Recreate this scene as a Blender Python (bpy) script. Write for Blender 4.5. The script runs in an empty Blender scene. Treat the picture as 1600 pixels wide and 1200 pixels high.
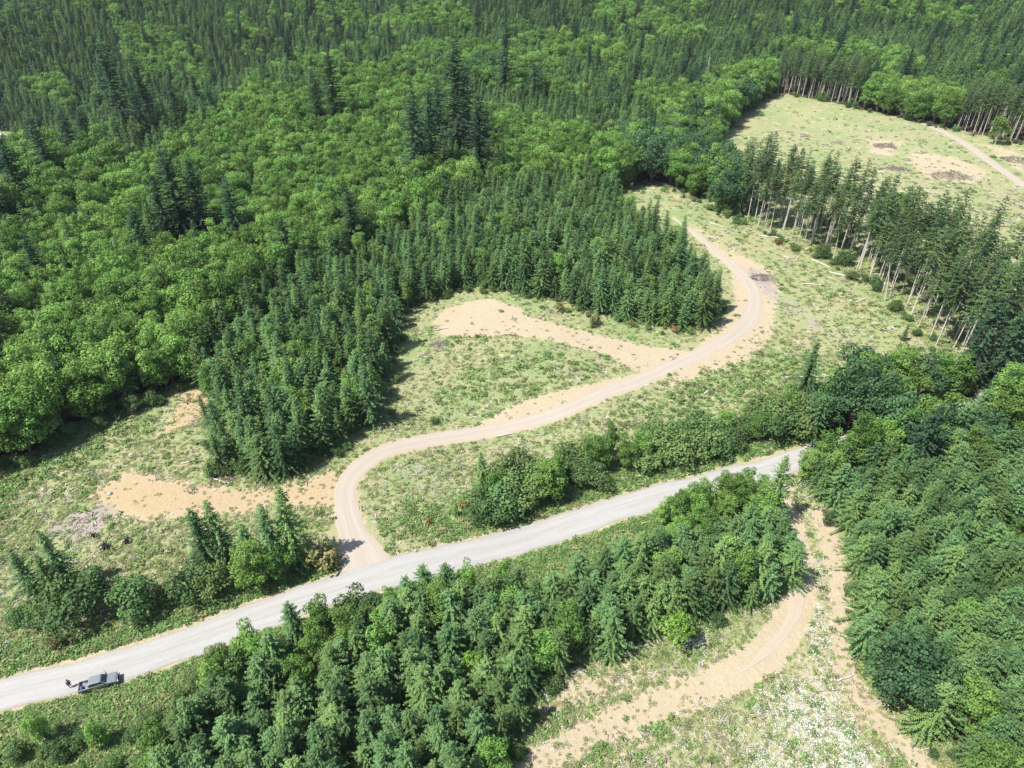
import bpy, bmesh, math, random
import numpy as np
from mathutils import Vector, Matrix

C = bpy.context.scene.collection
SC = bpy.context.scene
R = math.radians
random.seed(7)
rng = np.random.default_rng(11)

# ---------------------------------------------------------------- camera, sky, sun
CAM_H, PITCH, FPX = 92.0, R(35.0), 1081.0          # metres, below the horizon, focal length in photo pixels (1600 wide)
cam_d = bpy.data.cameras.new('camera')
cam = bpy.data.objects.new('camera', cam_d)
C.objects.link(cam)
cam.location = (0, 0, CAM_H)
cam.rotation_euler = (math.pi / 2 - PITCH, 0, 0)
cam_d.sensor_width = 36.0
cam_d.lens = 36.0 * FPX / 1600.0
cam_d.clip_start, cam_d.clip_end = 0.5, 6000
SC.camera = cam

SUN_EL, SUN_AZ = R(58), math.atan2(-0.40, -0.92)     # azimuth of the sun, counter-clockwise from +X
sun_dir = Vector((math.cos(SUN_AZ) * math.cos(SUN_EL), math.sin(SUN_AZ) * math.cos(SUN_EL), math.sin(SUN_EL)))
world = bpy.data.worlds.new('World')
SC.world = world
world.use_nodes = True
wn = world.node_tree
sky = wn.nodes.new('ShaderNodeTexSky')
sky.sky_type = 'NISHITA'
sky.sun_disc = False
sky.sun_elevation = SUN_EL
sky.sun_rotation = math.pi / 2 - SUN_AZ
sky.air_density, sky.dust_density, sky.ozone_density = 1.0, 1.0, 1.0
bg = wn.nodes['Background']
bg.inputs['Strength'].default_value = 0.10
wn.links.new(sky.outputs['Color'], bg.inputs['Color'])
sl = bpy.data.lights.new('sun', 'SUN')
sl.energy, sl.angle, sl.color = 4.8, R(0.53), (1.0, 0.955, 0.88)
so = bpy.data.objects.new('sun', sl)
C.objects.link(so)
so.location = (-100, -50, 200)
so.rotation_euler = (-sun_dir).to_track_quat('-Z', 'Y').to_euler()
vs = SC.view_settings
vs.view_transform, vs.look, vs.exposure, vs.gamma, vs.use_curve_mapping = 'Standard', 'None', 0.80, 1.0, False
SC.render.engine = 'CYCLES'
SC.cycles.max_bounces = 6
SC.cycles.diffuse_bounces = 3
SC.cycles.glossy_bounces = 2
SC.cycles.transmission_bounces = 3
SC.cycles.caustics_reflective = SC.cycles.caustics_refractive = False


# ---------------------------------------------------------------- terrain
def sstep(a, b, x):
    t = np.clip((x - a) / (b - a), 0, 1)
    return t * t * (3 - 2 * t)


def H(x, y):
    """height of the ground"""
    x, y = np.asarray(x, float), np.asarray(y, float)
    h = (0.7 * np.sin(x / 17 + 1.3) * np.sin(y / 23 + 0.4) + 0.5 * np.sin((x + y) / 13.0) * np.sin((x - 0.6 * y) / 19.0 + 2)) * 0.8
    h = h + 2.5 * np.sin(x / 70 + 0.6) * np.sin(y / 85) * sstep(150, 320, y)
    # the side valley beyond the alder ridge
    ax, ay, bx, by = -185.0, 215.0, -105.0, 440.0
    L = math.hypot(bx - ax, by - ay)
    s = -((x - ax) * (by - ay) - (y - ay) * (bx - ax)) / L
    h = h - 36 * sstep(5, 130, s) * sstep(140, 260, y)
    # hills that close the view
    d = np.maximum(0, np.hypot(x * 0.75, y) - 520)
    h = h + 0.17 * d * sstep(0, 220, d)
    return h


CP, SP = math.cos(PITCH), math.sin(PITCH)


def ray(px, py):
    u, v = (px - 800.0) / FPX, (600.0 - py) / FPX
    return np.array([u, CP + v * SP, -SP + v * CP])


def px2w(px, py):
    """ground point that the photograph shows at a pixel"""
    d = ray(px, py)
    t, st = 60.0, 3.0
    o = np.array([0, 0, CAM_H])
    prev = t
    while t < 2500:
        p = o + d * t
        if p[2] <= H(p[0], p[1]):
            lo, hi = prev, t
            for _ in range(18):
                m = (lo + hi) / 2
                q = o + d * m
                if q[2] <= H(q[0], q[1]): hi = m
                else: lo = m
            p = o + d * hi
            return (float(p[0]), float(p[1]))
        prev = t
        t += st
    p = o + d * 2500
    return (float(p[0]), float(p[1]))


def W(pts):
    return np.array([px2w(*p) for p in pts])


def project(x, y, z):
    dx, dy, dz = x, y, z - CAM_H
    zc = dy * CP - dz * SP
    yc = dy * SP + dz * CP
    zc = np.maximum(zc, 1e-3)
    return 800 + FPX * dx / zc, 600 - FPX * yc / zc, zc


def inside(poly, x, y):
    n = len(poly)
    r = np.zeros(x.shape, bool)
    j = n - 1
    for i in range(n):
        xi, yi = poly[i]; xj, yj = poly[j]
        c = ((yi > y) != (yj > y)) & (x < (xj - xi) * (y - yi) / (yj - yi + 1e-12) + xi)
        r ^= c
        j = i
    return r


def dist_line(line, x, y, closed=False):
    best = np.full(x.shape, 1e9)
    n = len(line)
    for i in range(n if closed else n - 1):
        a, b = line[i], line[(i + 1) % n]
        d = b - a
        t = np.clip(((x - a[0]) * d[0] + (y - a[1]) * d[1]) / (d @ d + 1e-9), 0, 1)
        best = np.minimum(best, np.hypot(x - a[0] - t * d[0], y - a[1] - t * d[1]))
    return best


def sdf(poly, x, y):
    d = dist_line(poly, x, y, True)
    return np.where(inside(poly, x, y), -d, d)


def smooth_line(pts, step=1.0):
    """Catmull-Rom through world points, resampled"""
    P = np.array(pts, float)
    P = np.vstack([2 * P[0] - P[1], P, 2 * P[-1] - P[-2]])
    out = []
    for i in range(1, len(P) - 2):
        p0, p1, p2, p3 = P[i - 1], P[i], P[i + 1], P[i + 2]
        n = max(2, int(np.linalg.norm(p2[:2] - p1[:2]) / step))
        for k in range(n):
            t = k / n
            out.append(0.5 * ((2 * p1) + (-p0 + p2) * t + (2 * p0 - 5 * p1 + 4 * p2 - p3) * t * t + (-p0 + 3 * p1 - 3 * p2 + p3) * t ** 3))
    out.append(P[-2])
    return np.array(out)


# places, read off the photograph as ground points
ROAD = W([(-420, 1215), (-200, 1148), (0, 1087), (200, 1036), (400, 964), (600, 898), (800, 848), (1000, 785), (1180, 738), (1247, 717),
          (1340, 690), (1430, 667), (1488, 646), (1570, 617), (1680, 580), (1900, 520)])
ROAD = smooth_line(ROAD, 1.5)
_t = [(578, 905, 5.6), (571, 880, 4.2), (553, 835, 2.5), (540, 790, 2.1), (542, 758, 2.1), (562, 730, 2.1), (600, 706, 2.0), (655, 691, 2.0), (720, 681, 2.0), (800, 666, 2.0),
      (870, 646, 2.0), (940, 616, 2.1), (1000, 595, 2.2), (1050, 571, 2.3), (1100, 550, 2.3), (1148, 522, 2.3), (1174, 492, 2.3), (1178, 462, 2.2),
      (1162, 432, 2.0), (1130, 402, 1.7), (1088, 367, 1.2), (1052, 340, .5)]
TRACK = smooth_line(np.hstack([W([(a, b) for a, b, _ in _t]), np.array([[c] for _, _, c in _t])]), 1.0)
_t = [(1430, 186), (1475, 207), (1520, 233), (1560, 262), (1600, 290), (1680, 345), (1800, 420)]
FARTRACK = smooth_line(W(_t), 1.5)
_t = [(1216, 760), (1222, 790), (1236, 828), (1246, 870), (1249, 920), (1240, 962), (1215, 1000), (1180, 1035), (1130, 1062)]
LOWTRACK = smooth_line(W(_t), 1.0)
LOWEXT = smooth_line(W([(1240, 962), (1215, 1000), (1180, 1035), (1130, 1062), (1070, 1088), (1000, 1114), (920, 1148), (830, 1200)]), 2.0)
LOWEXT2 = smooth_line(W([(1282, 800), (1304, 870), (1314, 950), (1316, 1030), (1345, 1092), (1410, 1160), (1480, 1240)]), 2.0)
DRIVE = smooth_line(W([(20, 206), (60, 200), (84, 216), (95, 240), (130, 262)]), 1.5)

O_MAIN = W([(-420, 870), (-200, 812), (0, 744), (70, 712), (130, 670), (200, 644), (262, 622), (300, 598), (332, 612), (338, 660), (345, 738), (420, 752), (470, 742),
            (512, 715), (552, 695), (600, 657), (612, 600), (615, 540), (638, 490), (682, 464), (740, 452), (790, 456), (850, 470), (900, 490),
            (960, 498), (1010, 512), (1080, 522), (1112, 508), (1122, 485), (1104, 452), (1058, 408), (1000, 352), (958, 325), (985, 290), (1035, 290),
            (1090, 317), (1150, 345), (1220, 378), (1290, 406), (1350, 441), (1400, 482), (1440, 526), (1480, 572), (1490, 602), (1420, 606), (1350, 600),
            (1280, 630), (1245, 650), (1240, 722), (1180, 745), (1000, 792), (800, 855), (600, 905), (400, 972), (200, 1044), (0, 1094), (-200, 1155), (-420, 1222)])
O_VERGE = W([(-420, 1230), (0, 1080), (600, 890), (1240, 710), (1252, 745), (1215, 780), (1190, 820), (1120, 828), (1060, 845), (1000, 868), (920, 902), (850, 930), (770, 948),
             (700, 948), (600, 972), (480, 1014), (345, 1070), (230, 1125), (130, 1165), (0, 1215), (-420, 1350)])
O_LOW = W([(1196, 752), (1250, 742), (1278, 785), (1300, 805), (1314, 860), (1332, 900), (1326, 960), (1336, 1030), (1382, 1088), (1425, 1140), (1500, 1230), (1560, 1330),
           (700, 1330), (800, 1190), (830, 1132), (826, 1092), (862, 1062), (950, 1036), (1000, 1016), (1080, 990), (1160, 984), (1212, 952), (1238, 915), (1234, 850), (1222, 800)])
O_FAR = W([(1126, 215), (1150, 190), (1180, 168), (1215, 147), (1290, 160), (1340, 172), (1430, 192), (1500, 208), (1600, 230), (1800, 290), (1950, 380), (1900, 600),
           (1700, 572), (1600, 512), (1560, 481), (1480, 434), (1370, 375), (1250, 331), (1150, 293), (1112, 270)])
O_YARD = W([(-60, 250), (-30, 205), (10, 205), (30, 222), (34, 245), (10, 258)])
S_TALL = W([(1110, 272), (1150, 296), (1250, 334), (1370, 378), (1480, 437), (1560, 484), (1600, 515), (1700, 575), (1700, 640), (1560, 600), (1490, 602), (1440, 526), (1400, 482),
            (1350, 441), (1290, 406), (1220, 378), (1150, 345), (1090, 318)])
S_VERGE1 = W([(985, 862), (1040, 808), (1100, 780), (1180, 752), (1205, 790), (1190, 832), (1120, 848), (1040, 885)])
S_VERGE2 = W([(0, 1180), (60, 1130), (120, 1108), (240, 1072), (340, 1036), (480, 985), (600, 945), (700, 922), (745, 925), (765, 940), (770, 948), (700, 948), (600, 972), (480, 1014), (400, 1060), (330, 1130), (250, 1240), (200, 1400), (-300, 1400)])
OPENS = [O_MAIN, O_VERGE, O_LOW, O_FAR, O_YARD]

P_ORANGE = W([(140, 775), (200, 735), (250, 748), (310, 756), (400, 766), (470, 752), (525, 735), (525, 790), (470, 792), (400, 800), (300, 806), (220, 812), (160, 805)])
P_ORANGE2 = W([(285, 606), (335, 612), (330, 660), (290, 665), (235, 690), (270, 640)])
P_PAD = W([(676, 505), (700, 480), (760, 468), (810, 480), (830, 497), (900, 515), (1000, 540), (1080, 550), (1100, 546), (1040, 590), (1005, 585), (960, 558), (900, 541), (850, 528), (790, 522), (740, 526), (690, 522)])
P_BANK = W([(740, 668), (810, 630), (900, 605), (990, 585), (1010, 590), (940, 620), (870, 648), (780, 672)])
P_BANK2 = W([(1080, 556), (1150, 530), (1185, 490), (1190, 455), (1212, 470), (1212, 510), (1195, 545), (1150, 572), (1090, 590), (1030, 612)])
P_BANK3 = W([(1085, 545), (1130, 505), (1150, 470), (1140, 420), (1165, 440), (1172, 480), (1150, 515), (1110, 542)])
P_GREY = W([(1150, 410), (1200, 420), (1225, 452), (1300, 500), (1360, 540), (1290, 530), (1230, 498), (1195, 470), (1165, 440)])
P_GREY2 = W([(60, 825), (130, 790), (185, 780), (180, 815), (150, 845), (80, 850)])
P_DULL = W([(590, 735), (680, 715), (760, 705), (740, 745), (700, 790), (640, 770)])
P_BEND = W([(1120, 395), (1165, 400), (1205, 420), (1222, 455), (1210, 500), (1180, 530), (1150, 500), (1160, 450)])
P_STRIPDIRT = W([(1040, 330), (1090, 350), (1150, 380), (1200, 420), (1160, 430), (1100, 385)])
P_LOWDIRT = W([(830, 1100), (900, 1045), (1000, 1030), (1050, 1050), (1000, 1085), (900, 1110), (850, 1130)])
P_LOWDIRT2 = W([(1290, 860), (1312, 870), (1318, 950), (1318, 1030), (1350, 1090), (1410, 1150), (1330, 1150), (1300, 1060), (1298, 960)])
P_LOWDIRT3 = W([(1020, 1090), (1120, 1055), (1200, 1000), (1240, 950), (1262, 985), (1225, 1040), (1180, 1090), (1080, 1140)])
P_LOWDIRT4 = W([(950, 1140), (1010, 1090), (1080, 1060), (1160, 1035), (1190, 1050), (1120, 1100), (1040, 1150), (960, 1240), (820, 1300), (830, 1210), (900, 1160)])
P_FLOWER = W([(1252, 850), (1290, 860), (1296, 960), (1300, 1060), (1330, 1130), (1400, 1250), (1130, 1250), (1180, 1110), (1240, 1020), (1262, 960)])
P_FLOWERS = [W([(602, 832), (622, 826), (648, 852), (630, 864), (608, 858)]), W([(638, 555), (662, 552), (668, 572), (642, 578)]), W([(1070, 1000), (1110, 990), (1100, 1012), (1070, 1015)]),
             W([(240, 660), (262, 655), (262, 672), (242, 676)])]
P_LUSH = [W([(690, 800), (640, 790), (600, 830), (700, 850), (900, 790), (1080, 745), (1240, 700), (1245, 650), (1080, 660), (900, 730), (740, 770)]),
          W([(700, 590), (800, 560), (960, 560), (900, 590), (780, 620), (700, 640)]),
          W([(-200, 800), (0, 750), (200, 650), (230, 670), (100, 740), (-200, 870)]),
          W([(-200, 1130), (0, 1040), (200, 985), (480, 880), (540, 880), (540, 905), (300, 985), (0, 1068), (-200, 1140)]),
          O_VERGE,
          W([(1060, 600), (1200, 560), (1300, 560), (1250, 650), (1050, 650), (950, 690), (960, 640)]),
          W([(1420, 600), (1490, 605), (1490, 640), (1420, 640)]),
          W([(930, 1120), (1020, 1100), (1060, 1150), (900, 1200)])]
P_FARDIRT = [W([(1350, 215), (1420, 220), (1400, 245), (1350, 240)]), W([(1420, 232), (1500, 245), (1560, 270), (1520, 290), (1440, 280), (1410, 250)]),
             W([(1520, 215), (1600, 240), (1620, 290), (1560, 250)])]


def polymask(poly, x, y, soft):
    return 1 - sstep(-soft, soft, sdf(poly, x, y))


def spaced(lo, hi, core0, core1, s, grow=1.07, smax=10.0):
    a = list(np.arange(core0, core1 + s * .5, s))
    v, d = core0, s
    left = []
    while v > lo:
        d = min(d * grow, smax); v -= d; left.append(v)
    v, d = core1, s
    right = []
    while v < hi:
        d = min(d * grow, smax); v += d; right.append(v)
    return np.array(left[::-1] + a + right)


gx = spaced(-1000, 1000, -130, 190, 1.0)
gy = spaced(-60, 1400, 45, 330, 1.0, 1.05)
GX, GY = np.meshgrid(gx, gy)
X, Y = GX.ravel(), GY.ravel()
Z = H(X, Y)


def masks(x, y):
    """soil and growth of the ground at world points"""
    op = np.zeros(x.shape)
    for p in OPENS:
        op = np.maximum(op, 1 - sstep(1.0, 5.5, sdf(p, x, y)))
    op = np.maximum(op, .80 * polymask(S_TALL, x, y, 2))
    for p in (S_VERGE1, S_VERGE2): op = np.maximum(op, polymask(p, x, y, 3))
    dirt = .48 * polymask(O_LOW, x, y, 3)
    dirt = np.maximum(dirt, .36 * polymask(O_MAIN, x, y, 3))
    dirt = np.maximum(dirt, .40 * polymask(O_FAR, x, y, 3))
    for p, s, k in ((P_PAD, 1.6, 1.35), (P_BANK, 1.4, 1.25), (P_BANK2, 2.5, .95), (P_BANK3, 2, 1.1), (P_BEND, 3, .95), (P_STRIPDIRT, 3, .5), (P_LOWDIRT, 3, .8), (P_LOWDIRT2, 1.8, .72),
                    (P_LOWDIRT3, 3.5, .68), (P_LOWDIRT4, 4, .7), (P_ORANGE, 2.5, 1.2), (P_ORANGE2, 2.5, .8), (P_GREY, 3, .5), (P_GREY2, 3, .7), (P_DULL, 4, .45)):
        dirt = np.maximum(dirt, k * polymask(p, x, y, s))
    for p in P_FARDIRT:
        dirt = np.maximum(dirt, .7 * polymask(p, x, y, 6))
    dirt = np.maximum(dirt, .9 * (1 - sstep(1.6, 3.2, dist_line(TRACK[:-25, :2], x, y))))
    dirt = np.maximum(dirt, .75 * (1 - sstep(1.5, 4.2, dist_line(LOWTRACK, x, y))))
    dirt = np.maximum(dirt, 1.05 * (1 - sstep(1.0, 4.6, dist_line(LOWEXT, x, y))))
    dirt = np.maximum(dirt, 1.0 * (1 - sstep(.6, 3.4, dist_line(LOWEXT2, x, y))))
    dirt = np.maximum(dirt, .55 * (1 - sstep(1.5, 5, dist_line(FARTRACK, x, y))))
    dirt = np.maximum(dirt, .6 * (1 - sstep(3.2, 4.6, dist_line(ROAD, x, y))))
    orange = np.maximum(polymask(P_ORANGE, x, y, 5), polymask(P_ORANGE2, x, y, 4))
    grey = np.maximum.reduce([.7 * polymask(P_GREY, x, y, 4), polymask(P_GREY2, x, y, 4), .8 * polymask(P_DULL, x, y, 3)])
    lush = np.zeros(x.shape)
    for p in (S_VERGE1, S_VERGE2): lush = np.maximum(lush, .8 * polymask(p, x, y, 3))
    for p, k in zip(P_LUSH, (.8, .25, .35, .8, .85, .36, .9, .15)):
        lush = np.maximum(lush, k * polymask(p, x, y, 4.5))
    flower = polymask(P_FLOWER, x, y, 2.5)
    for p in P_FLOWERS: flower = np.maximum(flower, polymask(p, x, y, 1.2))
    return op, dirt, orange, grey, lush, flower


OP, DIRT, ORANGE, GREY, LUSH, FLOWER = masks(X, Y)


# ---------------------------------------------------------------- materials
def mat(name):
    m = bpy.data.materials.new(name)
    m.use_nodes = True
    nt = m.node_tree
    b = nt.nodes['Principled BSDF']
    return m, nt, b


def N(nt, typ, **kw):
    n = nt.nodes.new(typ)
    for k, v in kw.items():
        setattr(n, k, v)
    return n


def noise(nt, vec, scale, detail=4, rough=0.6):
    n = N(nt, 'ShaderNodeTexNoise')
    n.inputs['Scale'].default_value = scale
    n.inputs['Detail'].default_value = detail
    n.inputs['Roughness'].default_value = rough
    nt.links.new(vec, n.inputs['Vector'])
    return n.outputs['Fac']


def math_(nt, op, a, b=None, clamp=False):
    n = N(nt, 'ShaderNodeMath', operation=op, use_clamp=clamp)
    for i, v in enumerate((a, b)):
        if v is None: continue
        if isinstance(v, (int, float)): n.inputs[i].default_value = v
        else: nt.links.new(v, n.inputs[i])
    return n.outputs[0]


def mapr(nt, v, a, b, c=0.0, d=1.0):
    n = N(nt, 'ShaderNodeMapRange', interpolation_type='SMOOTHSTEP')
    nt.links.new(v, n.inputs['Value'])
    for k, q in zip(('From Min', 'From Max', 'To Min', 'To Max'), (a, b, c, d)):
        n.inputs[k].default_value = q
    return n.outputs['Result']


def mix(nt, fac, a, b):
    n = N(nt, 'ShaderNodeMix', data_type='RGBA')
    if isinstance(fac, (int, float)): n.inputs[0].default_value = fac
    else: nt.links.new(fac, n.inputs[0])
    for i, v in ((6, a), (7, b)):
        if isinstance(v, tuple): n.inputs[i].default_value = (*v, 1)
        else: nt.links.new(v, n.inputs[i])
    return n.outputs[2]


def plain(name, col, rough=0.8, metal=0.0, spec=0.3, var=0.0, scale=3.0):
    m, nt, b = mat(name)
    b.inputs['Roughness'].default_value = rough
    b.inputs['Metallic'].default_value = metal
    b.inputs['Specular IOR Level'].default_value = spec
    if var > 0:
        tc = N(nt, 'ShaderNodeTexCoord')
        f = noise(nt, tc.outputs['Object'], scale)
        c = mix(nt, f, tuple(v * (1 - var) for v in col), tuple(min(1, v * (1 + var)) for v in col))
        nt.links.new(c, b.inputs['Base Color'])
    else:
        b.inputs['Base Color'].default_value = (*col, 1)
    return m


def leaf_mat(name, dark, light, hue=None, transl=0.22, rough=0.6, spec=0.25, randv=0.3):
    """leaves: light end is new growth on firs, cluster tops on broadleaves (attribute 'tint'), each plant its own shade"""
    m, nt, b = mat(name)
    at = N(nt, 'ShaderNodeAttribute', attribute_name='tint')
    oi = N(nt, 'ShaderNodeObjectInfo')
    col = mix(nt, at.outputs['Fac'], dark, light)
    if hue:
        col = mix(nt, mapr(nt, oi.outputs['Random'], 0.15, 1.0, 0, 0.75), col, hue)
    hsv = N(nt, 'ShaderNodeHueSaturation')
    nt.links.new(col, hsv.inputs['Color'])
    r2 = math_(nt, 'FRACT', math_(nt, 'MULTIPLY', oi.outputs['Random'], 7.31))
    nt.links.new(mapr(nt, r2, 0, 1, 1 - randv, 1 + randv), hsv.inputs['Value'])
    col = hsv.outputs['Color']
    nt.links.new(col, b.inputs['Base Color'])
    b.inputs['Roughness'].default_value = rough
    b.inputs['Specular IOR Level'].default_value = spec
    tr = N(nt, 'ShaderNodeBsdfTranslucent')
    nt.links.new(col, tr.inputs['Color'])
    mx = N(nt, 'ShaderNodeMixShader')
    mx.inputs[0].default_value = transl
    nt.links.new(b.outputs[0], mx.inputs[1])
    nt.links.new(tr.outputs[0], mx.inputs[2])
    nt.links.new(mx.outputs[0], nt.nodes['Material Output'].inputs['Surface'])
    return m


M = {}
M['fir'] = leaf_mat('fir_needles', (0.046, 0.106, 0.044), (0.138, 0.250, 0.092), (0.150, 0.230, 0.070), 0.16, spec=.12)
M['oldfir'] = leaf_mat('old_fir_needles', (0.022, 0.054, 0.030), (0.060, 0.115, 0.058), None, 0.10, spec=.12, randv=0.2)
M['tallfir'] = leaf_mat('tall_fir_needles', (0.034, 0.080, 0.030), (0.105, 0.185, 0.062), (0.115, 0.165, 0.055), 0.18, spec=.12)
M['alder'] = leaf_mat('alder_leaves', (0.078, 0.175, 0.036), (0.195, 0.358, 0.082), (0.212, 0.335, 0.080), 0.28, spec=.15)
M['maple'] = leaf_mat('maple_leaves', (0.036, 0.092, 0.036), (0.095, 0.190, 0.075), None, 0.22)
M['bright'] = leaf_mat('bright_leaves', (0.10, 0.20, 0.032), (0.22, 0.37, 0.065), None, 0.3)
M['shrub'] = leaf_mat('shrub_leaves', (0.050, 0.115, 0.038), (0.135, 0.235, 0.075), (0.15, 0.215, 0.065), 0.24)
M['rust'] = leaf_mat('rusty_leaves', (0.16, 0.060, 0.026), (0.32, 0.14, 0.07), None, 0.15)
M['ochre'] = leaf_mat('ochre_leaves', (0.10, 0.125, 0.04), (0.25, 0.22, 0.085), None, 0.2)
M['weed'] = leaf_mat('weed_leaves', (0.16, 0.215, 0.07), (0.34, 0.40, 0.17), (0.37, 0.35, 0.175), 0.3, randv=0.3)
M['green'] = leaf_mat('green_ground_leaves', (0.095, 0.19, 0.055), (0.23, 0.37, 0.12), (0.23, 0.33, 0.11), 0.3, randv=0.3)
M['flower'] = leaf_mat('white_flowers', (0.60, 0.61, 0.52), (0.84, 0.84, 0.78), None, 0.25, randv=0.1)
M['bark'] = plain('grey_brown_bark', (0.16, 0.125, 0.095), 0.9, var=0.35, scale=2.0)
M['palebark'] = plain('pale_bark', (0.56, 0.51, 0.44), 0.9, var=0.3, scale=1.5)
M['deadwood'] = plain('weathered_wood', (0.50, 0.46, 0.40), 0.9, var=0.25, scale=2.0)
M['greywood'] = plain('grey_twigs', (0.20, 0.17, 0.155), 0.95, var=0.4, scale=1.0)
M['char'] = plain('charred_wood', (0.018, 0.016, 0.018), 0.7, var=0.5, scale=4.0)


def ground_material():
    m, nt, b = mat('ground_soil')
    geo = N(nt, 'ShaderNodeNewGeometry')
    P = geo.outputs['Position']
    a1 = N(nt, 'ShaderNodeAttribute', attribute_name='m1')
    a2 = N(nt, 'ShaderNodeAttribute', attribute_name='m2')
    s1, s2 = N(nt, 'ShaderNodeSeparateColor'), N(nt, 'ShaderNodeSeparateColor')
    nt.links.new(a1.outputs['Color'], s1.inputs[0]); nt.links.new(a2.outputs['Color'], s2.inputs[0])
    dirt, orange, grey = s1.outputs
    lush, forest, flower = s2.outputs
    nbig = noise(nt, P, 0.055, 3)
    nmid = noise(nt, P, 0.22, 4, .62)
    nfin = noise(nt, P, 1.3, 5, .7)
    nvf = noise(nt, P, 5.0, 4, .7)
    # grass: dry straw, olive and green patches
    g = mix(nt, mapr(nt, nmid, .36, .66), (0.325, 0.305, 0.175), (0.215, 0.265, 0.105))
    g = mix(nt, mapr(nt, nbig, .40, .62, 0, .7), g, (0.18, 0.27, 0.095))
    g = mix(nt, mapr(nt, nfin, .50, .66, 0, .8), g, (0.145, 0.175, 0.070))
    g = mix(nt, mapr(nt, nvf, .56, .70, 0, .8), g, (0.37, 0.34, 0.25))
    gl = mix(nt, mapr(nt, nfin, .40, .62), (0.19, 0.305, 0.10), (0.125, 0.20, 0.065))
    gl = mix(nt, mapr(nt, nvf, .55, .72, 0, .6), gl, (0.27, 0.34, 0.15))
    lm = math_(nt, 'ADD', lush, math_(nt, 'MULTIPLY', math_(nt, 'SUBTRACT', nmid, .5), 1.8))
    lm = math_(nt, 'ADD', lm, math_(nt, 'MULTIPLY', math_(nt, 'SUBTRACT', nfin, .5), .8))
    g = mix(nt, mapr(nt, lm, .36, .80, 0, .85), g, gl)
    # bare soil
    d = mix(nt, nmid, (0.355, 0.292, 0.195), (0.43, 0.358, 0.248))
    d = mix(nt, mapr(nt, nfin, .45, .68, 0, .55), d, (0.445, 0.385, 0.295))
    o = mix(nt, nfin, (0.34, 0.235, 0.115), (0.44, 0.325, 0.185))
    d = mix(nt, math_(nt, 'MULTIPLY', orange, .62), d, o)
    q = mix(nt, nfin, (0.215, 0.185, 0.165), (0.38, 0.335, 0.295))
    d = mix(nt, mapr(nt, math_(nt, 'ADD', grey, math_(nt, 'MULTIPLY', math_(nt, 'SUBTRACT', nmid, .5), 1.2)), .4, .8), d, q)
    d = mix(nt, mapr(nt, nvf, .60, .75, 0, .5), d, (0.26, 0.205, 0.145))
    dm = math_(nt, 'ADD', dirt, math_(nt, 'MULTIPLY', math_(nt, 'SUBTRACT', nfin, .5), 1.15))
    dm = math_(nt, 'ADD', dm, math_(nt, 'MULTIPLY', math_(nt, 'SUBTRACT', nmid, .5), 1.1))
    c = mix(nt, mapr(nt, dm, .38, .66), g, d)
    # forest floor
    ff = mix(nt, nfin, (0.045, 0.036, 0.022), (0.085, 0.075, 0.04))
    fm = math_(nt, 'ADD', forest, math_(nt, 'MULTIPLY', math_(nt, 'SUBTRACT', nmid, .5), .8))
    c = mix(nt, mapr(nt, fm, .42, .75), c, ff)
    nt.links.new(c, b.inputs['Base Color'])
    b.inputs['Roughness'].default_value = 0.95
    b.inputs['Specular IOR Level'].default_value = 0.1
    bp = N(nt, 'ShaderNodeBump')
    bp.inputs['Strength'].default_value = 0.7
    bp.inputs['Distance'].default_value = 0.35
    nt.links.new(math_(nt, 'ADD', nfin, math_(nt, 'MULTIPLY', nvf, .35)), bp.inputs['Height'])
    nt.links.new(bp.outputs[0], b.inputs['Normal'])
    return m


def track_material(name, edge, base, rut, pale):
    m, nt, b = mat(name)
    at = N(nt, 'ShaderNodeAttribute', attribute_name='lane')
    sp = N(nt, 'ShaderNodeSeparateXYZ')
    nt.links.new(at.outputs['Vector'], sp.inputs[0])
    ac, al = sp.outputs[0], sp.outputs[1]
    geo = N(nt, 'ShaderNodeNewGeometry')
    P = geo.outputs['Position']
    cb = N(nt, 'ShaderNodeCombineXYZ')
    nt.links.new(math_(nt, 'MULTIPLY', ac, 2.6), cb.inputs[0])
    nt.links.new(math_(nt, 'MULTIPLY', al, 0.045), cb.inputs[1])
    streak = noise(nt, cb.outputs[0], 2.4, 5, .65)
    nf = noise(nt, P, 2.2, 5, .7)
    nm = noise(nt, P, .25, 3)
    c = mix(nt, mapr(nt, streak, .36, .64), base, pale)
    aa = math_(nt, 'ABSOLUTE', ac)
    w = math_(nt, 'ABSOLUTE', math_(nt, 'SUBTRACT', aa, .45))
    c = mix(nt, math_(nt, 'MULTIPLY', mapr(nt, w, .05, .24, 1, 0), .55), c, rut)
    c = mix(nt, mapr(nt, nf, .5, .72, 0, .35), c, edge)
    c = mix(nt, mapr(nt, nm, .45, .7, 0, .3), c, base)
    e = math_(nt, 'ADD', aa, math_(nt, 'MULTIPLY', math_(nt, 'SUBTRACT', nf, .5), .35))
    c = mix(nt, mapr(nt, e, .80, .98, 0, .85), c, edge)
    nt.links.new(c, b.inputs['Base Color'])
    b.inputs['Roughness'].default_value = 0.9
    b.inputs['Specular IOR Level'].default_value = 0.15
    bp = N(nt, 'ShaderNodeBump')
    bp.inputs['Strength'].default_value = 0.4
    bp.inputs['Distance'].default_value = 0.12
    nt.links.new(nf, bp.inputs['Height'])
    nt.links.new(bp.outputs[0], b.inputs['Normal'])
    return m


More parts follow.
